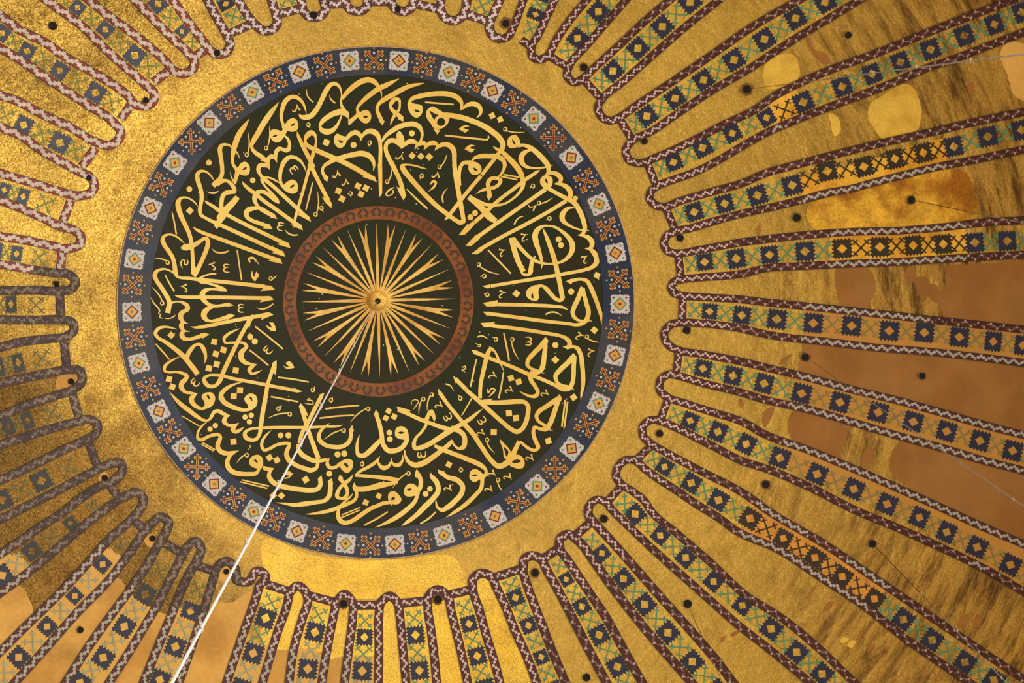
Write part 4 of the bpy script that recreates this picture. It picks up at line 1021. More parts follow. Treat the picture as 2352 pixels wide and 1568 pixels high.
def strip(sheet, p_, w, h, r, i0=0, i1=None):
    n = len(p_); vs_, uv = [], []; u = 0.0; i1 = n-1 if i1 is None else i1
    for i in range(n):
        a = p_[max(0, i-1)]; c = p_[min(n-1, i+1)]; tx, ty = c[0]-a[0], c[1]-a[1]; l = math.hypot(tx, ty) or 1
        if i: u += math.hypot(p_[i][0]-p_[i-1][0], p_[i][1]-p_[i-1][1])/w
        for sgn in (-.5, -.2, .2, .5):
            vs_.append((p_[i][0]-ty/l*w*sgn, p_[i][1]+tx/l*w*sgn)); uv.append((u, .5+sgn))
    for i in range(i0, i1):
        k = bkind(*p_[i], r)
        sheet.add([vs_[4*(i+e)+j] for e in (0, 1) for j in range(4)], [(j, j+1, j+5, j+4) for j in range(3)], h, k, [uv[4*(i+e)+j] for e in (0, 1) for j in range(4)])
def weld(s):                                     # share the verts of neighbouring strip cells so only the true rim is turned down
    key = {}; mp = []; nv, nh = [], []
    for (x, y), h in zip(s.v, s.h):
        k = (round(x, 3), round(y, 3), h)
        if k not in key: key[k] = len(nv); nv.append((x, y)); nh.append(h)
        mp.append(key[k])
    s.v, s.h = nv, nh; s.f = [[mp[i] for i in f] for f in s.f]; return s
def diamond_loops(c, t, n, w, a):
    """saw-edged square with a lozenge cut out; t runs across the rib, n along it"""
    out = []; k = 5; d = w/k
    for side in range(4):
        for i in range(k):
            s0 = -w/2+d*i; 
            for s1, e in ((s0, w/2-.06*w), (s0+d*.5, w/2+.07*w)):
                pq = [(s1, -e), (e, s1), (-s1, e), (-e, -s1)][side]; out.append(pq)
    hole = [(0, -a), (a*.92, 0), (0, a), (-a*.92, 0)]
    f = lambda q_: (c[0]+t[0]*q_[0]+n[0]*q_[1], c[1]+t[1]*q_[0]+n[1]*q_[1])
    return [[f(q_) for q_ in out], [f(q_) for q_ in hole]]
def cross_strokes(c, t, n, w, thick):
    f = lambda q_: (c[0]+t[0]*q_[0]+n[0]*q_[1], c[1]+t[1]*q_[0]+n[1]*q_[1]); res = []
    for sx, sy in ((1, 1), (1, -1)):
        res.append([(*f((-sx*w*.48, -sy*w*.48)), thick), (*f((sx*w*.48, sy*w*.48)), thick)])
        for e in (-1, 1):
            cx, cy = sx*w*.33*e, sy*w*.33*e; b_ = w*.13
            res.append([(*f((cx-sy*b_*sx, cy+b_)) , thick*.9), (*f((cx+sy*b_*sx, cy-b_)), thick*.9)] if sx*sy > 0 else [(*f((cx-b_, cy-b_)), thick*.9), (*f((cx+b_, cy+b_)), thick*.9)])
    return res
ORD = 'first second third fourth fifth sixth seventh eighth ninth tenth eleventh twelfth thirteenth fourteenth fifteenth sixteenth seventeenth eighteenth nineteenth twentieth'.split()
def where(r):
    k = (r-6) % 40
    if k == 0: return 'topmost, above the medallion'
    if k == 20: return 'directly below the medallion'
    return '%s %s from topmost rib' % (ORD[(k if k < 20 else 40-k)-1], 'clockwise' if k < 20 else 'counter-clockwise')
FEAT = {12: 'with navy lozenges, crossed by nothing', 13: 'crossed by white cord', 14: 'with amber repair, black lozenges', 15: 'with long amber repair', 16: 'repainted flat tan',
        17: 'repainted tan, crossed by cord', 18: 'repainted tan beside brown plaster', 19: 'with orange repair, black crosses', 28: 'half repainted, right of rope',
        29: 'repainted sand, under the rope', 30: 'repainted sand, crisp navy lozenges', 31: 'repainted sand, lower left', 32: 'dark, sand at outer end',
        33: 'dark with slate lozenges', 34: 'dark with one slate lozenge', 35: 'darkened, beside small plaster patch', 36: 'darkened, at left edge',
        37: 'with pale borders', 38: 'with faded end bar', 39: 'with red and white borders', 0: 'with red and white borders', 1: 'with red and white borders', 2: 'with red and white borders'}
FEAT[12] = 'with navy lozenges, green crosses'
BORD = {}
for r in range(40):
    cwl, ccl = LEG[r][1], LEG[(r+1) % 40][0]
    xm = ((XS[r][0][0]+XS[r][1][0])/2, (XS[r][0][1]+XS[r][1][1])/2); r0 = rad(xm)
    root = thing('dome_rib', 'gold mosaic dome rib %s, %s' % (FEAT.get(r, 'with navy lozenges, green crosses' if 9 <= r <= 27 else 'cut by picture top'), where(r)), 'dome rib', P(*xm), 'mosaic ribs of the dome')
    wid = 17.5 if 9 <= r <= 20 else 20.0
    # borders: half of each hairpin belongs to this rib
    for (hp, hk), lo_, hi_ in ((HAIR[r], HAIR[r][1], len(HAIR[r][0])-1), (HAIR[(r+1) % 40], 0, HAIR[(r+1) % 40][1])):
        s = Sheet(); strip(s, hp, wid, .040, r, lo_, hi_); weld(s).build('border', BM, root, .05)
    s = Sheet(); a, c = XS[r]; k = max(2, int(math.hypot(a[0]-c[0], a[1]-c[1])/5))
    strip(s, [(a[0]+(c[0]-a[0])*i/k, a[1]+(c[1]-a[1])*i/k) for i in range(k+1)], wid, .036, r); weld(s).build('end_bar', BM, root, .05)
    # gold panel
    s = Sheet(); rows = []; rho = r0
    while True:
        A, B_ = at_rad(cwl, rho), at_rad(ccl, rho)
        if A is None or B_ is None:
            if rho > r0+30: break
        else: rows.append((A, B_))
        rho += 4.5
        if rho > 1900: break
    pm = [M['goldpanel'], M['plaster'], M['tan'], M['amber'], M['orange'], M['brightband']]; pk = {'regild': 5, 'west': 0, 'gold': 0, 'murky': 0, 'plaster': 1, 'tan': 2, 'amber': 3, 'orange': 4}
    NA = 8; g = [[(A[0]+(B_[0]-A[0])*j/NA, A[1]+(B_[1]-A[1])*j/NA) for j in range(NA+1)] for A, B_ in rows]
    fx = [p_ for row in g for p_ in row]
    for i in range(len(g)-1):
        for j in range(NA):
            cx = (g[i][j][0]+g[i+1][j+1][0])/2; cy = (g[i][j][1]+g[i+1][j+1][1])/2
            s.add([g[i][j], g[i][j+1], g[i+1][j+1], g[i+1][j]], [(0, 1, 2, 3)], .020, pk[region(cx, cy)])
    if rows: weld(s).build('panel', pm, root, .03)
    # lozenges and crosses
    def frame(c):
        rho = rad(c); A, B_ = at_rad(cwl, rho), at_rad(ccl, rho)
        if A is None or B_ is None: return None
        w = math.hypot(A[0]-B_[0], A[1]-B_[1])-wid
        A2, B2 = at_rad(cwl, rho+14), at_rad(ccl, rho+14)
        if A2 is None or B2 is None: A2, B2 = A, B_; n = Vector((c[0]-MC[0], c[1]-MC[1])).normalized()
        else: n = Vector((A2[0]+B2[0]-A[0]-B_[0], A2[1]+B2[1]-A[1]-B_[1])).normalized()
        t = Vector((-n.y, n.x)); return w, t, n
    dm = MS[r]; cs = []
    if dm:
        first = (dm[0][0]*.5+xm[0]*.5, dm[0][1]*.5+xm[1]*.5); n0 = Vector((dm[0][0]-xm[0], dm[0][1]-xm[1])).normalized()
        cs = [(first[0]-n0.x*1, first[1]-n0.y*1)]+[((dm[i][0]+dm[i+1][0])/2, (dm[i][1]+dm[i+1][1])/2) for i in range(len(dm)-1)]
        if len(dm) > 1: last = (dm[-1][0]*1.5-dm[-2][0]*.5, dm[-1][1]*1.5-dm[-2][1]*.5); nxt = (dm[-1][0]*2-dm[-2][0], dm[-1][1]*2-dm[-2][1])
        else: last = (dm[0][0]+n0.x*24, dm[0][1]+n0.y*24); nxt = (dm[0][0]+n0.x*46, dm[0][1]+n0.y*46)
        st_ = (nxt[0]-dm[-1][0], nxt[1]-dm[-1][1]); cs.append(last); base = dm[-1]
        dm = dm+[(base[0]+st_[0]*q_, base[1]+st_[1]*q_) for q_ in (1, 2, 3)]; cs += [(base[0]+st_[0]*(q_+.5), base[1]+st_[1]*(q_+.5)) for q_ in (1, 2)]
    else:
        n0 = Vector((xm[0]-MC[0], xm[1]-MC[1])).normalized(); cs = [(xm[0]+n0.x*30, xm[1]+n0.y*30), (xm[0]+n0.x*112, xm[1]+n0.y*112)]; dm = [(xm[0]+n0.x*70, xm[1]+n0.y*70), (xm[0]+n0.x*154, xm[1]+n0.y*154)]
    def gap(c, own):
        dd = sorted(math.hypot(c[0]-e[0], c[1]-e[1]) for e in dm if e is not c)
        return dd[0] if dd else 90.0
    for c in dm:
        fr = frame(c)
        if not fr: continue
        w, t, n = fr; k = region(*c); col = {'gold': 'navy', 'west': 'greyblue', 'regild': 'navy', 'murky': 'slate', 'plaster': 'navy', 'tan': 'navy', 'amber': 'black', 'orange': 'black'}[k]
        s = Sheet(); q_ = min(w*.80, 42); n = n*min(1.0, gap(c, 1)*.54/q_); s.poly(diamond_loops(c, t, n, q_, q_*.30), .030); s.build('lozenge', M[col], root, .012)
    for c in cs:
        fr = frame(c)
        if not fr: continue
        w, t, n = fr; k = region(*c); col = {'gold': 'teal', 'west': 'olive', 'regild': 'teal', 'murky': 'dkgreen', 'plaster': 'greygreen', 'tan': 'tangreen', 'amber': 'black', 'orange': 'black'}[k]
        s = Sheet()
        cw_ = min(w*.80, 40); n = n*min(1.0, max(.4, 2*(gap(c, 0)-min(w*.4, .54*gap(c, 0)))/cw_*1.04))
        for j, st in enumerate(cross_strokes(c, t, n, cw_, 3.6 if k == 'plaster' else 2.7)): s.stroke(st, .030+.0012*j)
        s.build('cross', M[col], root, .012)
for r in (24, 25, 26, 27, 28):                      # regilded tongues below the medallion
    pl = [p_ for p_ in HAIR[r][0][::3] if p_[1] < 1640]; fill_grid(pl, .003, 24).build('regilded_tongue', M['brightband'], CEIL, .008)
# ------------------------------------------------------------------ medallion
FC = (865.5, 692.0)
def ring(sheet, c, rx0, ry0, rx1, ry1, h, nr, na, mi=0, c1=None):
    c1 = c1 or c; vs_ = []
    for i in range(nr+1):
        t = i/nr
        for j in range(na):
            a = 2*math.pi*j/na; vs_.append((c[0]+(c1[0]-c[0])*t+(rx0+(rx1-rx0)*t)*math.cos(a), c[1]+(c1[1]-c[1])*t+(ry0+(ry1-ry0)*t)*math.sin(a)))
    sheet.add(vs_, [(i*na+j, i*na+(j+1) % na, (i+1)*na+(j+1) % na, (i+1)*na+j) for i in range(nr) for j in range(na)], h, mi)
med = thing('calligraphy_medallion', 'great round dark green medallion covered in gold Arabic calligraphy at the dome crown', 'medallion', P(FC[0], FC[1]+360))
s = Sheet(); ring(s, FC, .5, .5, 523.5, 525, .020, 26, 144); s.build('field', M['field'], med, .03)
def nib_marks(kind, a):
    """small vowel signs, in picture pixels about 0,0"""
    if kind == 'E': return [[(8,-8,2.2),(2,-9.3,2.6),(-3,-8.6,3.6),(-5,-5.2,3.8),(-2,-3.4,2.4),(6,-3.2,1.4)], [(6,-3,1.2),(0,-1.6,2),(-4.6,.4,3.2),(-5.2,4,3.8),(-2,7.6,3),(8,8.4,1.6)]]
    return [[(7.2,-8,4),(3,-5.6,3.2),(-1.5,-4.3,2.2),(-7.6,-3.2,.8)], [(-7.6,-3.4,.8),(-1,-2.2,2),(4,1.2,3),(7.4,5,3),(6.6,9,2.6),(1.6,8.2,1)]]
cur = None; parts = []; lift = 0
for l in LETTERS.strip().splitlines():
    tk = l.split(); t = TIL[tk[1]]; fx, fy, fs = t; ty = tk[2]
    if tk[0] != '+':
        nm = {'l': 'letter', 'd': 'letter_dot'}.get(tk[0]) or {'E': 'shadda_sign', 'R': 'tick_sign', 'U': 'ring_sign'}.get(ty, 'vowel_stroke')
        cur = Sheet(); parts.append((nm, cur))
    lift = (lift+1) % 16; h = .0225+lift*.0003
    if ty == 'S':
        p_ = [tuple(map(float, k.split(','))) for k in tk[3:]]; p_ = [(fx+a/fs, fy+b_/fs, w/fs) for a, b_, w in p_]
        cur.stroke(spline(p_, 2.2), h)
    elif ty in 'PC':
        loops = [[]]
        for k in tk[3:]:
            if k == '/': loops.append([])
            else: a = k.split(','); loops[-1].append((fx+float(a[0])/fs, fy+float(a[1])/fs))
        if ty == 'C': loops = [spline(q_, 2.0, True) for q_ in loops]
        cur.poly(loops, h)
    elif ty == 'D':
        x, y, sz, an = map(float, tk[3].split(',')); x, y, sz, an = fx+x/fs, fy+y/fs, sz/fs/2, math.radians(an)
        cur.poly([[(x+sz*(u*math.cos(an)-w*math.sin(an)), y+sz*(u*math.sin(an)+w*math.cos(an))) for u, w in ((-1,-1),(1,-1),(1,1),(-1,1))]], h)
    elif ty == 'O':
        x, y, rr = map(float, tk[3].split(',')); x, y, rr = fx+x/fs, fy+y/fs, rr/fs
        cur.poly([[(x+rr*math.cos(2*math.pi*k/28), y+rr*math.sin(2*math.pi*k/28)) for k in range(28)]], h)
    elif ty in 'ER':
        x, y, sc, an = map(float, tk[3].split(',')); x, y, an = fx+x/fs, fy+y/fs, math.radians(an)
        for j, st in enumerate(nib_marks(ty, an)):
            if ty == 'R' and an > 2.4: st = [(a, -b_, w) for a, b_, w in st]
            cur.stroke(spline([(x+sc*(a*math.cos(an)-b_*math.sin(an)), y+sc*(a*math.sin(an)+b_*math.cos(an)), w*sc) for a, b_, w in st], 1.2), h+.0006*j)
    elif ty == 'U':
        x, y, ex, ey = map(float, tk[3].split(',')); x, y, ex, ey = fx+x/fs, fy+y/fs, fx+ex/fs, fy+ey/fs
        d = Vector((ex-x, ey-y)); ln = d.length; d.normalize(); pn = Vector((-d.y, d.x)); R0 = 3.7
        rg = [(x+R0*math.cos(a)*(1 if True else 1), y+R0*math.sin(a)*1.15, 2.5+1.0*math.sin(a+1)) for a in [2*math.pi*k/14+math.atan2(d.y, d.x) for k in range(15)]]
        cur.stroke(spline(rg, 1.2), h)
        q0 = Vector((x, y))+d*R0*.3+pn*R0*.8; mid = q0*.5+Vector((ex, ey))*.5+pn*ln*.06
        cur.stroke(spline([(q0.x, q0.y, 2.2), (mid.x, mid.y, 3.2 if ln > 14 else 1.8), (ex, ey, .8)], 2.0), h+.0006)
for nm, sh in parts: sh.build(nm, M['letter'], med, .004)
# ------------------------------------------------------------------ mosaic band round the medallion
band = thing('mosaic_border_ring', 'blue mosaic ring of white star lozenges and gold crosses around the calligraphy medallion', 'border', P(863, 1250))
s = Sheet(); ring(s, FC, 519.5, 521, 594, 587.5, .034, 4, 300, 0, (863, 694.5)); s.build('blue_ground', M['blue'], band, .05)
s = Sheet(); ring(s, (863, 694.5), 593, 586.5, 595.2, 588.7, .038, 1, 300); s.build('edge_line', M['pinkline'], band, .05)
DI = [(803,140),(916,140),(1031,166),(1131,208),(1226,272),(1312,362),(1376,469),(1414,581),(1424,698),(1412,816),(1375,926),(1313,1030),(1234,1116),(1137,1185),(1020,1229),(907,1250),(794,1248),(682,1220),(583,1175),(492,1111),(422,1030),(365,944),(319,834),(303,716),(309,595),(346,478),(402,374),(481,282),(580,212),(688,165)]
CR = [(859,138),(974,149),(1086,184),(1180,237),(1271,316),(1346,415),(1396,525),(1421,641),(1420,757),(1396,871),(1347,976),(1275,1076),(1190,1152),(1080,1206),(963,1243),(851,1252),(738,1236),(628,1192),(536,1144),(453,1072),(390,990),(341,892),(309,775),(304,654),(323,533),(370,424),(439,325),(529,246),(633,185),(745,150)]
def loc_frame(c, ang):
    n = Vector((c[0]-863, c[1]-694)).normalized(); t = Vector((-n.y, n.x)); a = math.radians(ang)
    e1 = t*math.cos(a)+n*math.sin(a); e2 = n*math.cos(a)-t*math.sin(a)
    return lambda q_: (c[0]+e1.x*q_[0]+e2.x*q_[1], c[1]+e1.y*q_[0]+e2.y*q_[1])
def sq(a): return [(-a, -a), (a, -a), (a, a), (-a, a)]
for i, c in enumerate(DI):
    f = loc_frame(c, 45); side = [(-17,-17),(-11.5,-17),(-11.5,-20.5),(-8,-20.5),(-8,-24.5),(-4.5,-24.5),(-4.5,-28.5),(4.5,-28.5),(4.5,-24.5),(8,-24.5),(8,-20.5),(11.5,-20.5),(11.5,-17)]
    out = []
    for k in range(4):
        for x, y in side:
            for _ in range(k): x, y = -y, x
            out.append((x, y))
    a, b2 = ('teal', 'redbrown') if i % 2 == 0 else ('redbrown', 'teal')
    s = Sheet(); s.poly([[f((x*.98, y*.98)) for x, y in out]], .040)
    for k in range(4):
        x, y = 0, -20.5
        for _ in range(k): x, y = -y, x
        s.poly([[f((x+u, y+w)) for u, w in sq(1.9)]], .044, 1)
    star = s.build('star_lozenge', [M['white'], M[b2]], band, .02)
    s = Sheet(); s.poly([[f(q_) for q_ in sq(11.5)]], .044); s.build('inner_frame', M[a], star, .01)
    s = Sheet(); s.poly([[f(q_) for q_ in sq(8.6)]], .047); s.build('inner_square', M['ochre'], star, .01)
    s = Sheet(); s.poly([[f(q_) for q_ in sq(2.8)]], .050); s.build('center_square', M[b2], star, .01)
for i, c in enumerate(CR):
    f = loc_frame(c, 45); s = Sheet(); s2 = Sheet(); w1, w2, Ln = 6.0, 2.8, 30.0
    for j, (u, w) in enumerate(((1, 0), (0, 1))):
        s.stroke([(*f((-u*Ln, -w*Ln)), w1), (*f((u*Ln, w*Ln)), w1)], .041+.0008*j)
        s2.stroke([(*f((-u*(Ln-2.2), -w*(Ln-2.2))), w2), (*f((u*(Ln-2.2), w*(Ln-2.2))), w2)], .046+.0008*j)
        for e in (-1, 1):
            p0 = (u*21*e, w*21*e); s.stroke([(*f((p0[0]-w*8.5, p0[1]-u*8.5)), w1), (*f((p0[0]+w*8.5, p0[1]+u*8.5)), w1)], .0426+.0006*j)
            s2.stroke([(*f((p0[0]-w*6.3, p0[1]-u*6.3)), w2), (*f((p0[0]+w*6.3, p0[1]+u*6.3)), w2)], .0474+.0006*j)
    for k in range(4):
        x, y = 11.5, 11.5; x2, y2 = 19.5, 19.5
        for _ in range(k): x, y = -y, x; x2, y2 = -y2, x2
        s.poly([[f((x+2.9*math.cos(a), y+2.9*math.sin(a))) for a in [2*math.pi*q_/8 for q_ in range(8)]]], .041, 1)
        s.poly([[f((x2+2.2*math.cos(a), y2+2.2*math.sin(a))) for a in [2*math.pi*q_/6 for q_ in range(6)]]], .041, 0)
    cr = s.build('gold_cross', [M['ochre'], M['white']], band, .02); s2.build('cross_core', M['redbrown'], cr, .01)
# ------------------------------------------------------------------ sunburst in the middle
SC = (869.3, 691.8); sun = thing('sunburst_rosette', 'rust red ring around a gold sunburst in the centre of the dark medallion', 'rosette', P(SC[0], SC[1]+150))
s = Sheet(); ring(s, SC, 188.5, 188.5, 218.7, 218.7, .028, 3, 180); rg = s.build('ring', M['rust'], sun, .010)
s = Sheet(); NFL = 42
for k in range(NFL):
    a = 2*math.pi*(k+.35)/NFL; u = Vector((math.cos(a), math.sin(a))); t = Vector((-u.y, u.x))
    for (rr, tt, sz) in ((212, -4.5, 3.6), (212, 4.5, 3.6), (206, -9, 4.2), (206, 9, 4.2), (199, -6.5, 3.8), (199, 6.5, 3.8), (214.5, 0, 2.2)):
        c = (SC[0]+u.x*rr+t.x*tt, SC[1]+u.y*rr+t.y*tt); s.poly([[(c[0]+sz*math.cos(q_*math.pi/4), c[1]+sz*math.sin(q_*math.pi/4)) for q_ in range(8)]], .0295+.0005*(tt > 0)+.0003*(rr > 210))
    b2 = 2*math.pi*(k+.85)/NFL; c = (SC[0]+math.cos(b2)*202, SC[1]+math.sin(b2)*202); s.poly([[(c[0]+2*math.cos(q_*math.pi/3), c[1]+2*math.sin(q_*math.pi/3)) for q_ in range(6)]], .0295)
s.build('floral_pattern', M['floral'], rg, .002)
BC = (868.6, 689.6)
for k in range(32):
    a = -math.pi/2-math.pi/2*0+2*math.pi*k/32-.02; u = Vector((math.cos(a), math.sin(a))); t = Vector((-u.y, u.x))
    f = lambda rr, tt: (BC[0]+u.x*rr+t.x*tt, BC[1]+u.y*rr+t.y*tt); s = Sheet(); h = .024+.001*(k % 2)
    if k % 2 == 0:
        q_ = [(22, 3.6), (60, 3.5), (110, 2.4), (150, 1.1), (176, .15)]
        s.stroke([(*f(rr, 0), w*2) for rr, w in q_], h)
    else:
        s.poly([[f(22, -1.0), f(70, -2.7), f(120, -4.9), f(142, -6.2), f(160, -8.0), f(176, -8.6), f(161, -4.6), f(143, -.2), f(143, .2), f(161, 4.6), f(176, 8.6), f(160, 8.0), f(142, 6.2), f(120, 4.9), f(70, 2.7), f(22, 1.0)]], h)
    s.build('ray', M['ray'], sun, .005)
# ------------------------------------------------------------------ gilded boss
bo = P(868.6, 689.6); boss = thing('gilded_boss', 'small faceted gold boss at the centre of the sunburst', 'boss', bo)
bm = bmesh.new(); R0, NB, RB = .235, 15, 7; rows = []
for i in range(RB):
    a = math.pi/2*i/RB*.96; rows.append([bm.verts.new(bo+Vector((R0*math.cos(a)*math.cos(2*math.pi*(j+.5*(i % 2))/NB), R0*math.cos(a)*math.sin(2*math.pi*(j+.5*(i % 2))/NB), .02-.22*math.sin(a)-.03))) for j in range(NB)])
for i in range(RB-1):
    for j in range(NB):
        j2 = (j+1) % NB
        tri = [(rows[i][j], rows[i][j2], rows[i+1][j]), (rows[i][j2], rows[i+1][j2], rows[i+1][j])] if i % 2 == 0 else [(rows[i][j], rows[i+1][j2], rows[i+1][j]), (rows[i][j], rows[i][j2], rows[i+1][j2])]
        for tr in tri: bm.faces.new(tr)
bmesh.ops.recalc_face_normals(bm, faces=bm.faces)
for f in list(bm.faces):
    pk_ = bmesh.ops.poke(bm, faces=[f]); w = pk_['verts'][0]; w.co += (w.co-bo-Vector((0, 0, .05))).normalized()*.007
mesh_obj('faceted_dome', bm, M['boss'], boss)
bm = bmesh.new(); tube(bm, bo+Vector((0, 0, .02)), bo+Vector((0, 0, -.05)), .246, 40); mesh_obj('base_ring', bm, M['ray'], boss)
bm = bmesh.new(); tube(bm, bo+Vector((0, 0, -.20)), bo+Vector((0, 0, -.255)), .045, 16); mesh_obj('cord_socket', bm, M['painted_bore'], boss)  # solid nub, darkness of the cord hole painted on
# ------------------------------------------------------------------ anchor holes
def hole(x, y, rp, label, stain=0):
    c = P(x, y); t = thing('anchor_hole', label, 'hole', c, 'anchor holes in the dome')
    def blob(rr, jit, n=20): return [(x+rr*(1+random.uniform(-jit, jit))*math.cos(2*math.pi*k/n), y+rr*(1+random.uniform(-jit, jit))*math.sin(2*math.pi*k/n)) for k in range(n)]
    if stain: s = Sheet(); s.poly([blob(rp*(1+(stain-1)*.7), .22)], .0465); s.build('rust_stain', M['rim'], t, .01)
    s = Sheet(); ring(s, (x, y), rp*.72, rp*.72, rp*1.06, rp*1.06, .056, 1, 20); s.build('rim', M['painted_bore'], t, .02)
    s = Sheet(); s.poly([blob(rp*.8, .0)], .050); s.build('painted_bore', M['painted_bore'], t, .0)  # flat disc, shade of the hole's depth painted near-black
HOLES = [(122,60,9,'dark anchor hole with thin wire, in gold at the top left corner',0),(335,230,6,'small dark hole at the rounded tip of a border, upper left',0),(205,408,6,'small dark hole in the red and white border tip at left',0),
 (130,652,6.5,'dark hole inside the narrow gold tongue at the left edge',0),(164,876,6.5,'dark hole in a pale plaster patch at left',0),(241,1097,6.5,'dark hole in the narrow dark tongue, lower left',0),
 (351,1236,6.5,'dark hole in plaster inside a murky hairpin border, lower left',0),(520,1312,6,'dark hole half behind the hanging rope',0),(185,1446,6.5,'lone dark hole in sand plaster at bottom left',1.4),
 (721,35,8,'dark hole on the border tip at the top, left one of the pair',0),(914,21,6.5,'dark hole on the border tip at the top, right one of the pair',0),(1162,54,8,'dark hole in rust-stained gold tongue above the medallion',1.9),
 (499,122,7,'dark hole on the maroon border tip, top left',0),(1341,155,8,'dark hole in the tip of a gold tongue, upper right',1.3),(1480,324,6.5,'small dark hole in a gold tongue right of the border ring, upper right',1.4),
 (1716,205,9,'dark hole where the top right white cord is tied',1.7),(1948,81,7,'plain dark hole in streaky gold at the top right',0),(2093,459,8,'dark hole in the big amber patch, wire tied to it',1.5),
 (1830,500,8,'dark hole left of the big amber patch',1.5),(1562,546,7.5,'round dark hole in the gold tongue right of the medallion, upper one',1.3),(1577,758,8,'round dark hole in the gold tongue right of the medallion, lower one',1.3),
 (1850,820,8,'dark hole at the left end of the long brown patch, wire tied to it',1.5),(2118,863,7,'lone dark hole in the middle of the long brown patch',1.2),(1515,995,7,'dark hole in a rounded gold tongue, right of the lower medallion',1.4),
 (1759,1112,8,'dark hole in gold above brown flecks at right',1.6),(2004,1248,8,'dark hole in coarse gold at lower right, wire tied to it',1.3),(1387,1191,8,'dark hole in a gold tongue, lower right of the medallion',1.4),
 (1229,1315,8,'dark hole in a gold tongue below the medallion, right of centre',1.5),(1579,1386,9,'dark hole at the bottom right with a thin wire leading down',0),(1347,1555,8,'dark hole at the bottom edge of the picture',1.3),
 (789,1386,8.5,'dark hole in a border tip directly below the medallion, left one',1.5),(1006,1376,8.5,'dark hole in a border tip below the medallion, right one',1.5),(487,454,6.5,'small dark hole in the green medallion among the letters at upper left',0)]
for hx in HOLES: hole(*hx)
# ------------------------------------------------------------------ hanging rope and cords
def cord(name, label, top, bx, by, depth, rad_, strands, knots, dark_to=0.0, beyond=1.35):
    T = Vector(top); B_ = at_depth(bx, by, depth); E = T+(B_-T)*((T.z-3.0)/(T.z-B_.z)); beyond = (T.z-3.0)/(T.z-B_.z)
    root = thing(name, label, 'rope' if name == 'hanging_rope' else 'cord', T, None); d = (E-T)
    side = d.cross(Vector((0, 0, 1)).cross(d) if d.cross(Vector((0, 0, 1))).length < 1e-6 else Vector((1, 0, 0))).normalized()
    if dark_to > 0:
        bm = bmesh.new(); tube(bm, T, T+d*dark_to/beyond, rad_*.9, 8); mesh_obj('iron_wire', bm, M['wire'], root)
    for k in range(strands):
        off = side*(k-(strands-1)/2)*rad_*2.6
        bm = bmesh.new(); n = 16; rows = []; dn = d.normalized(); e2 = dn.cross(side)
        for i in range(n+1):
            t = i/n; c = T+d*(dark_to/beyond+(1-dark_to/beyond)*t)+off*(.3+.7*math.sin(math.pi*min(1, t*2)/2))
            rows.append([bm.verts.new(c+(side*math.cos(q_*math.pi/5)+e2*math.sin(q_*math.pi/5))*rad_) for q_ in range(10)])
        for i in range(n):
            for q_ in range(10): bm.faces.new((rows[i][q_], rows[i][(q_+1) % 10], rows[i+1][(q_+1) % 10], rows[i+1][q_]))
        bm.faces.new(rows[0]); bm.faces.new(rows[-1]); bmesh.ops.recalc_face_normals(bm, faces=bm.faces)
        mesh_obj('strand', bm, M['cord' if strands == 1 and name == 'hanging_rope' else 'greycord'], root, None, True)
    for f_k in knots:
        c = T+d*(f_k/beyond); bm = bmesh.new(); R1 = rad_*(1.0+.9*strands**.5)
        bmesh.ops.create_uvsphere(bm, u_segments=10, v_segments=7, radius=R1, matrix=Matrix.Translation(c) @ Matrix.Diagonal((1, 1, 1.0, 1)))
        dn = d.normalized(); tube(bm, c, c+(side*2.2+dn*1.2)*R1, R1*.34, 6); tube(bm, c, c+(-side*2.0-dn*.9)*R1, R1*.34, 6)
        bmesh.ops.create_uvsphere(bm, u_segments=8, v_segments=5, radius=R1*.55, matrix=Matrix.Translation(c+(side*2.3+dn*1.2)*R1))
        mesh_obj('knot', bm, M['knot'], root, None, True)
def dep(hx, hy, bx, by): 
    zd = (P(hx, hy)-CAM).z; return zd*math.hypot(hx-VP[0], hy-VP[1])/math.hypot(bx-VP[0], by-VP[1])
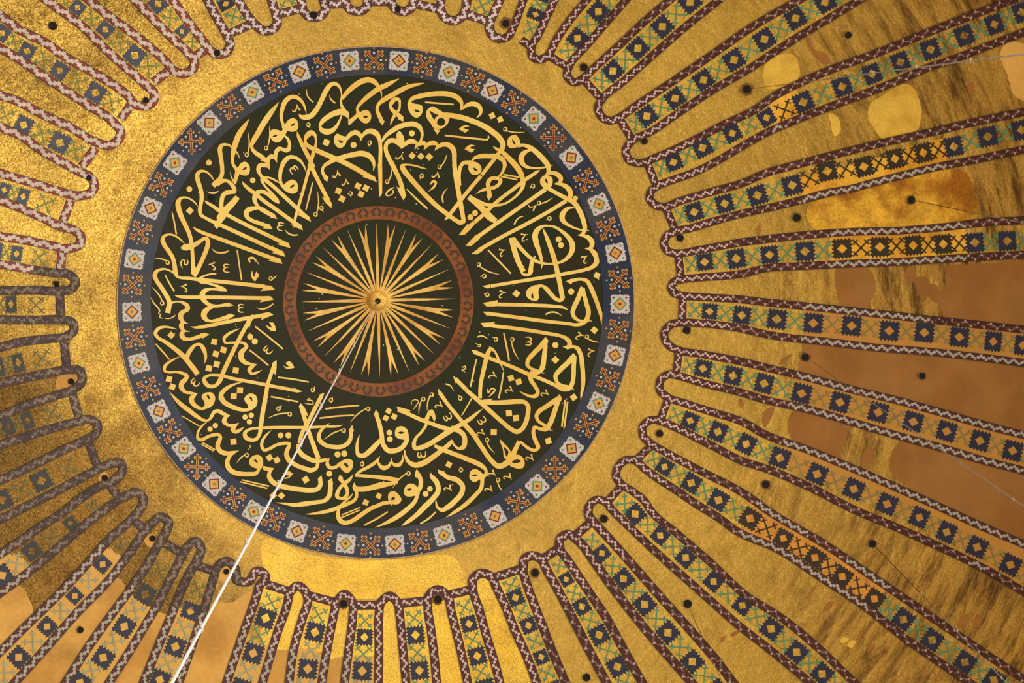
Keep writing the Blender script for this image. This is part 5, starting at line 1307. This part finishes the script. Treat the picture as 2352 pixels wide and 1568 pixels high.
def kn(hx, hy, bx, by, plist):
    """share of the way down for each knot seen at px"""
    T = P(hx, hy); B_ = at_depth(bx, by, dep(hx, hy, bx, by)); res = []
    for (kx, ky) in plist:
        lo, hi = 0.0, 1.3
        for _ in range(40):
            m = (lo+hi)/2; q_ = RT.transposed() @ (T+(B_-T)*m-CAM); px, py = q_.x/q_.z*F+W/2, q_.y/q_.z*F+H/2
            if math.hypot(px-hx, py-hy) < math.hypot(kx-hx, ky-hy): lo = m
            else: hi = m
        res.append(lo)
    return res
cord('hanging_rope', 'long white knotted rope hanging from the gilded boss down to the lower left', bo+Vector((0, 0, -.24)), 395, 1568, dep(868, 690, 395, 1568), .0125, 1,
     kn(868, 690, 395, 1568, [(812,790),(778,852),(735,931),(690,1015),(635,1110),(563,1248),(458,1443)]))
cord('suspension_cord', 'white double cord running to the right edge from the hole at top right', P(1716, 205, .05), 2352, 124, dep(1716, 205, 2352, 124), .0045, 2, kn(1716, 205, 2352, 124, [(1794,195),(1920,179),(2005,168),(2105,155),(2229,139)]), .18)
cord('suspension_cord', 'thin dark wire leading right from the hole in the amber patch', P(2093, 459, .05), 2352, 512, dep(2093, 459, 2352, 512), .007, 1, kn(2093, 459, 2352, 512, [(2187,477)]), .55)
cord('suspension_cord', 'white double cord slanting over the brown patch to the right edge', P(1850, 820, .05), 2352, 1163, dep(1850, 820, 2352, 1163), .0045, 2, kn(1850, 820, 2352, 1163, [(1926,873),(2008,928),(2108,997),(2206,1065),(2327,1147)]), .2)
cord('suspension_cord', 'thin white cord slanting across coarse gold at the bottom right', P(2004, 1248, .05), 2312, 1568, dep(2004, 1248, 2312, 1568), .0075, 1, kn(2004, 1248, 2312, 1568, [(2117,1364),(2198,1451),(2300,1556)]), .45)
cord('suspension_cord', 'fine wire dropping to the bottom edge right of centre', P(1579, 1386, .05), 1660, 1568, dep(1579, 1386, 1660, 1568), .006, 1, kn(1579, 1386, 1660, 1568, [(1644,1525)]), .7)
cord('suspension_cord', 'fine dark wire leading to the left edge from the top left hole', P(122, 60, .05), 0, 33, dep(122, 60, 0, 33), .006, 1, kn(122, 60, 0, 33, [(25,38)]), .9)
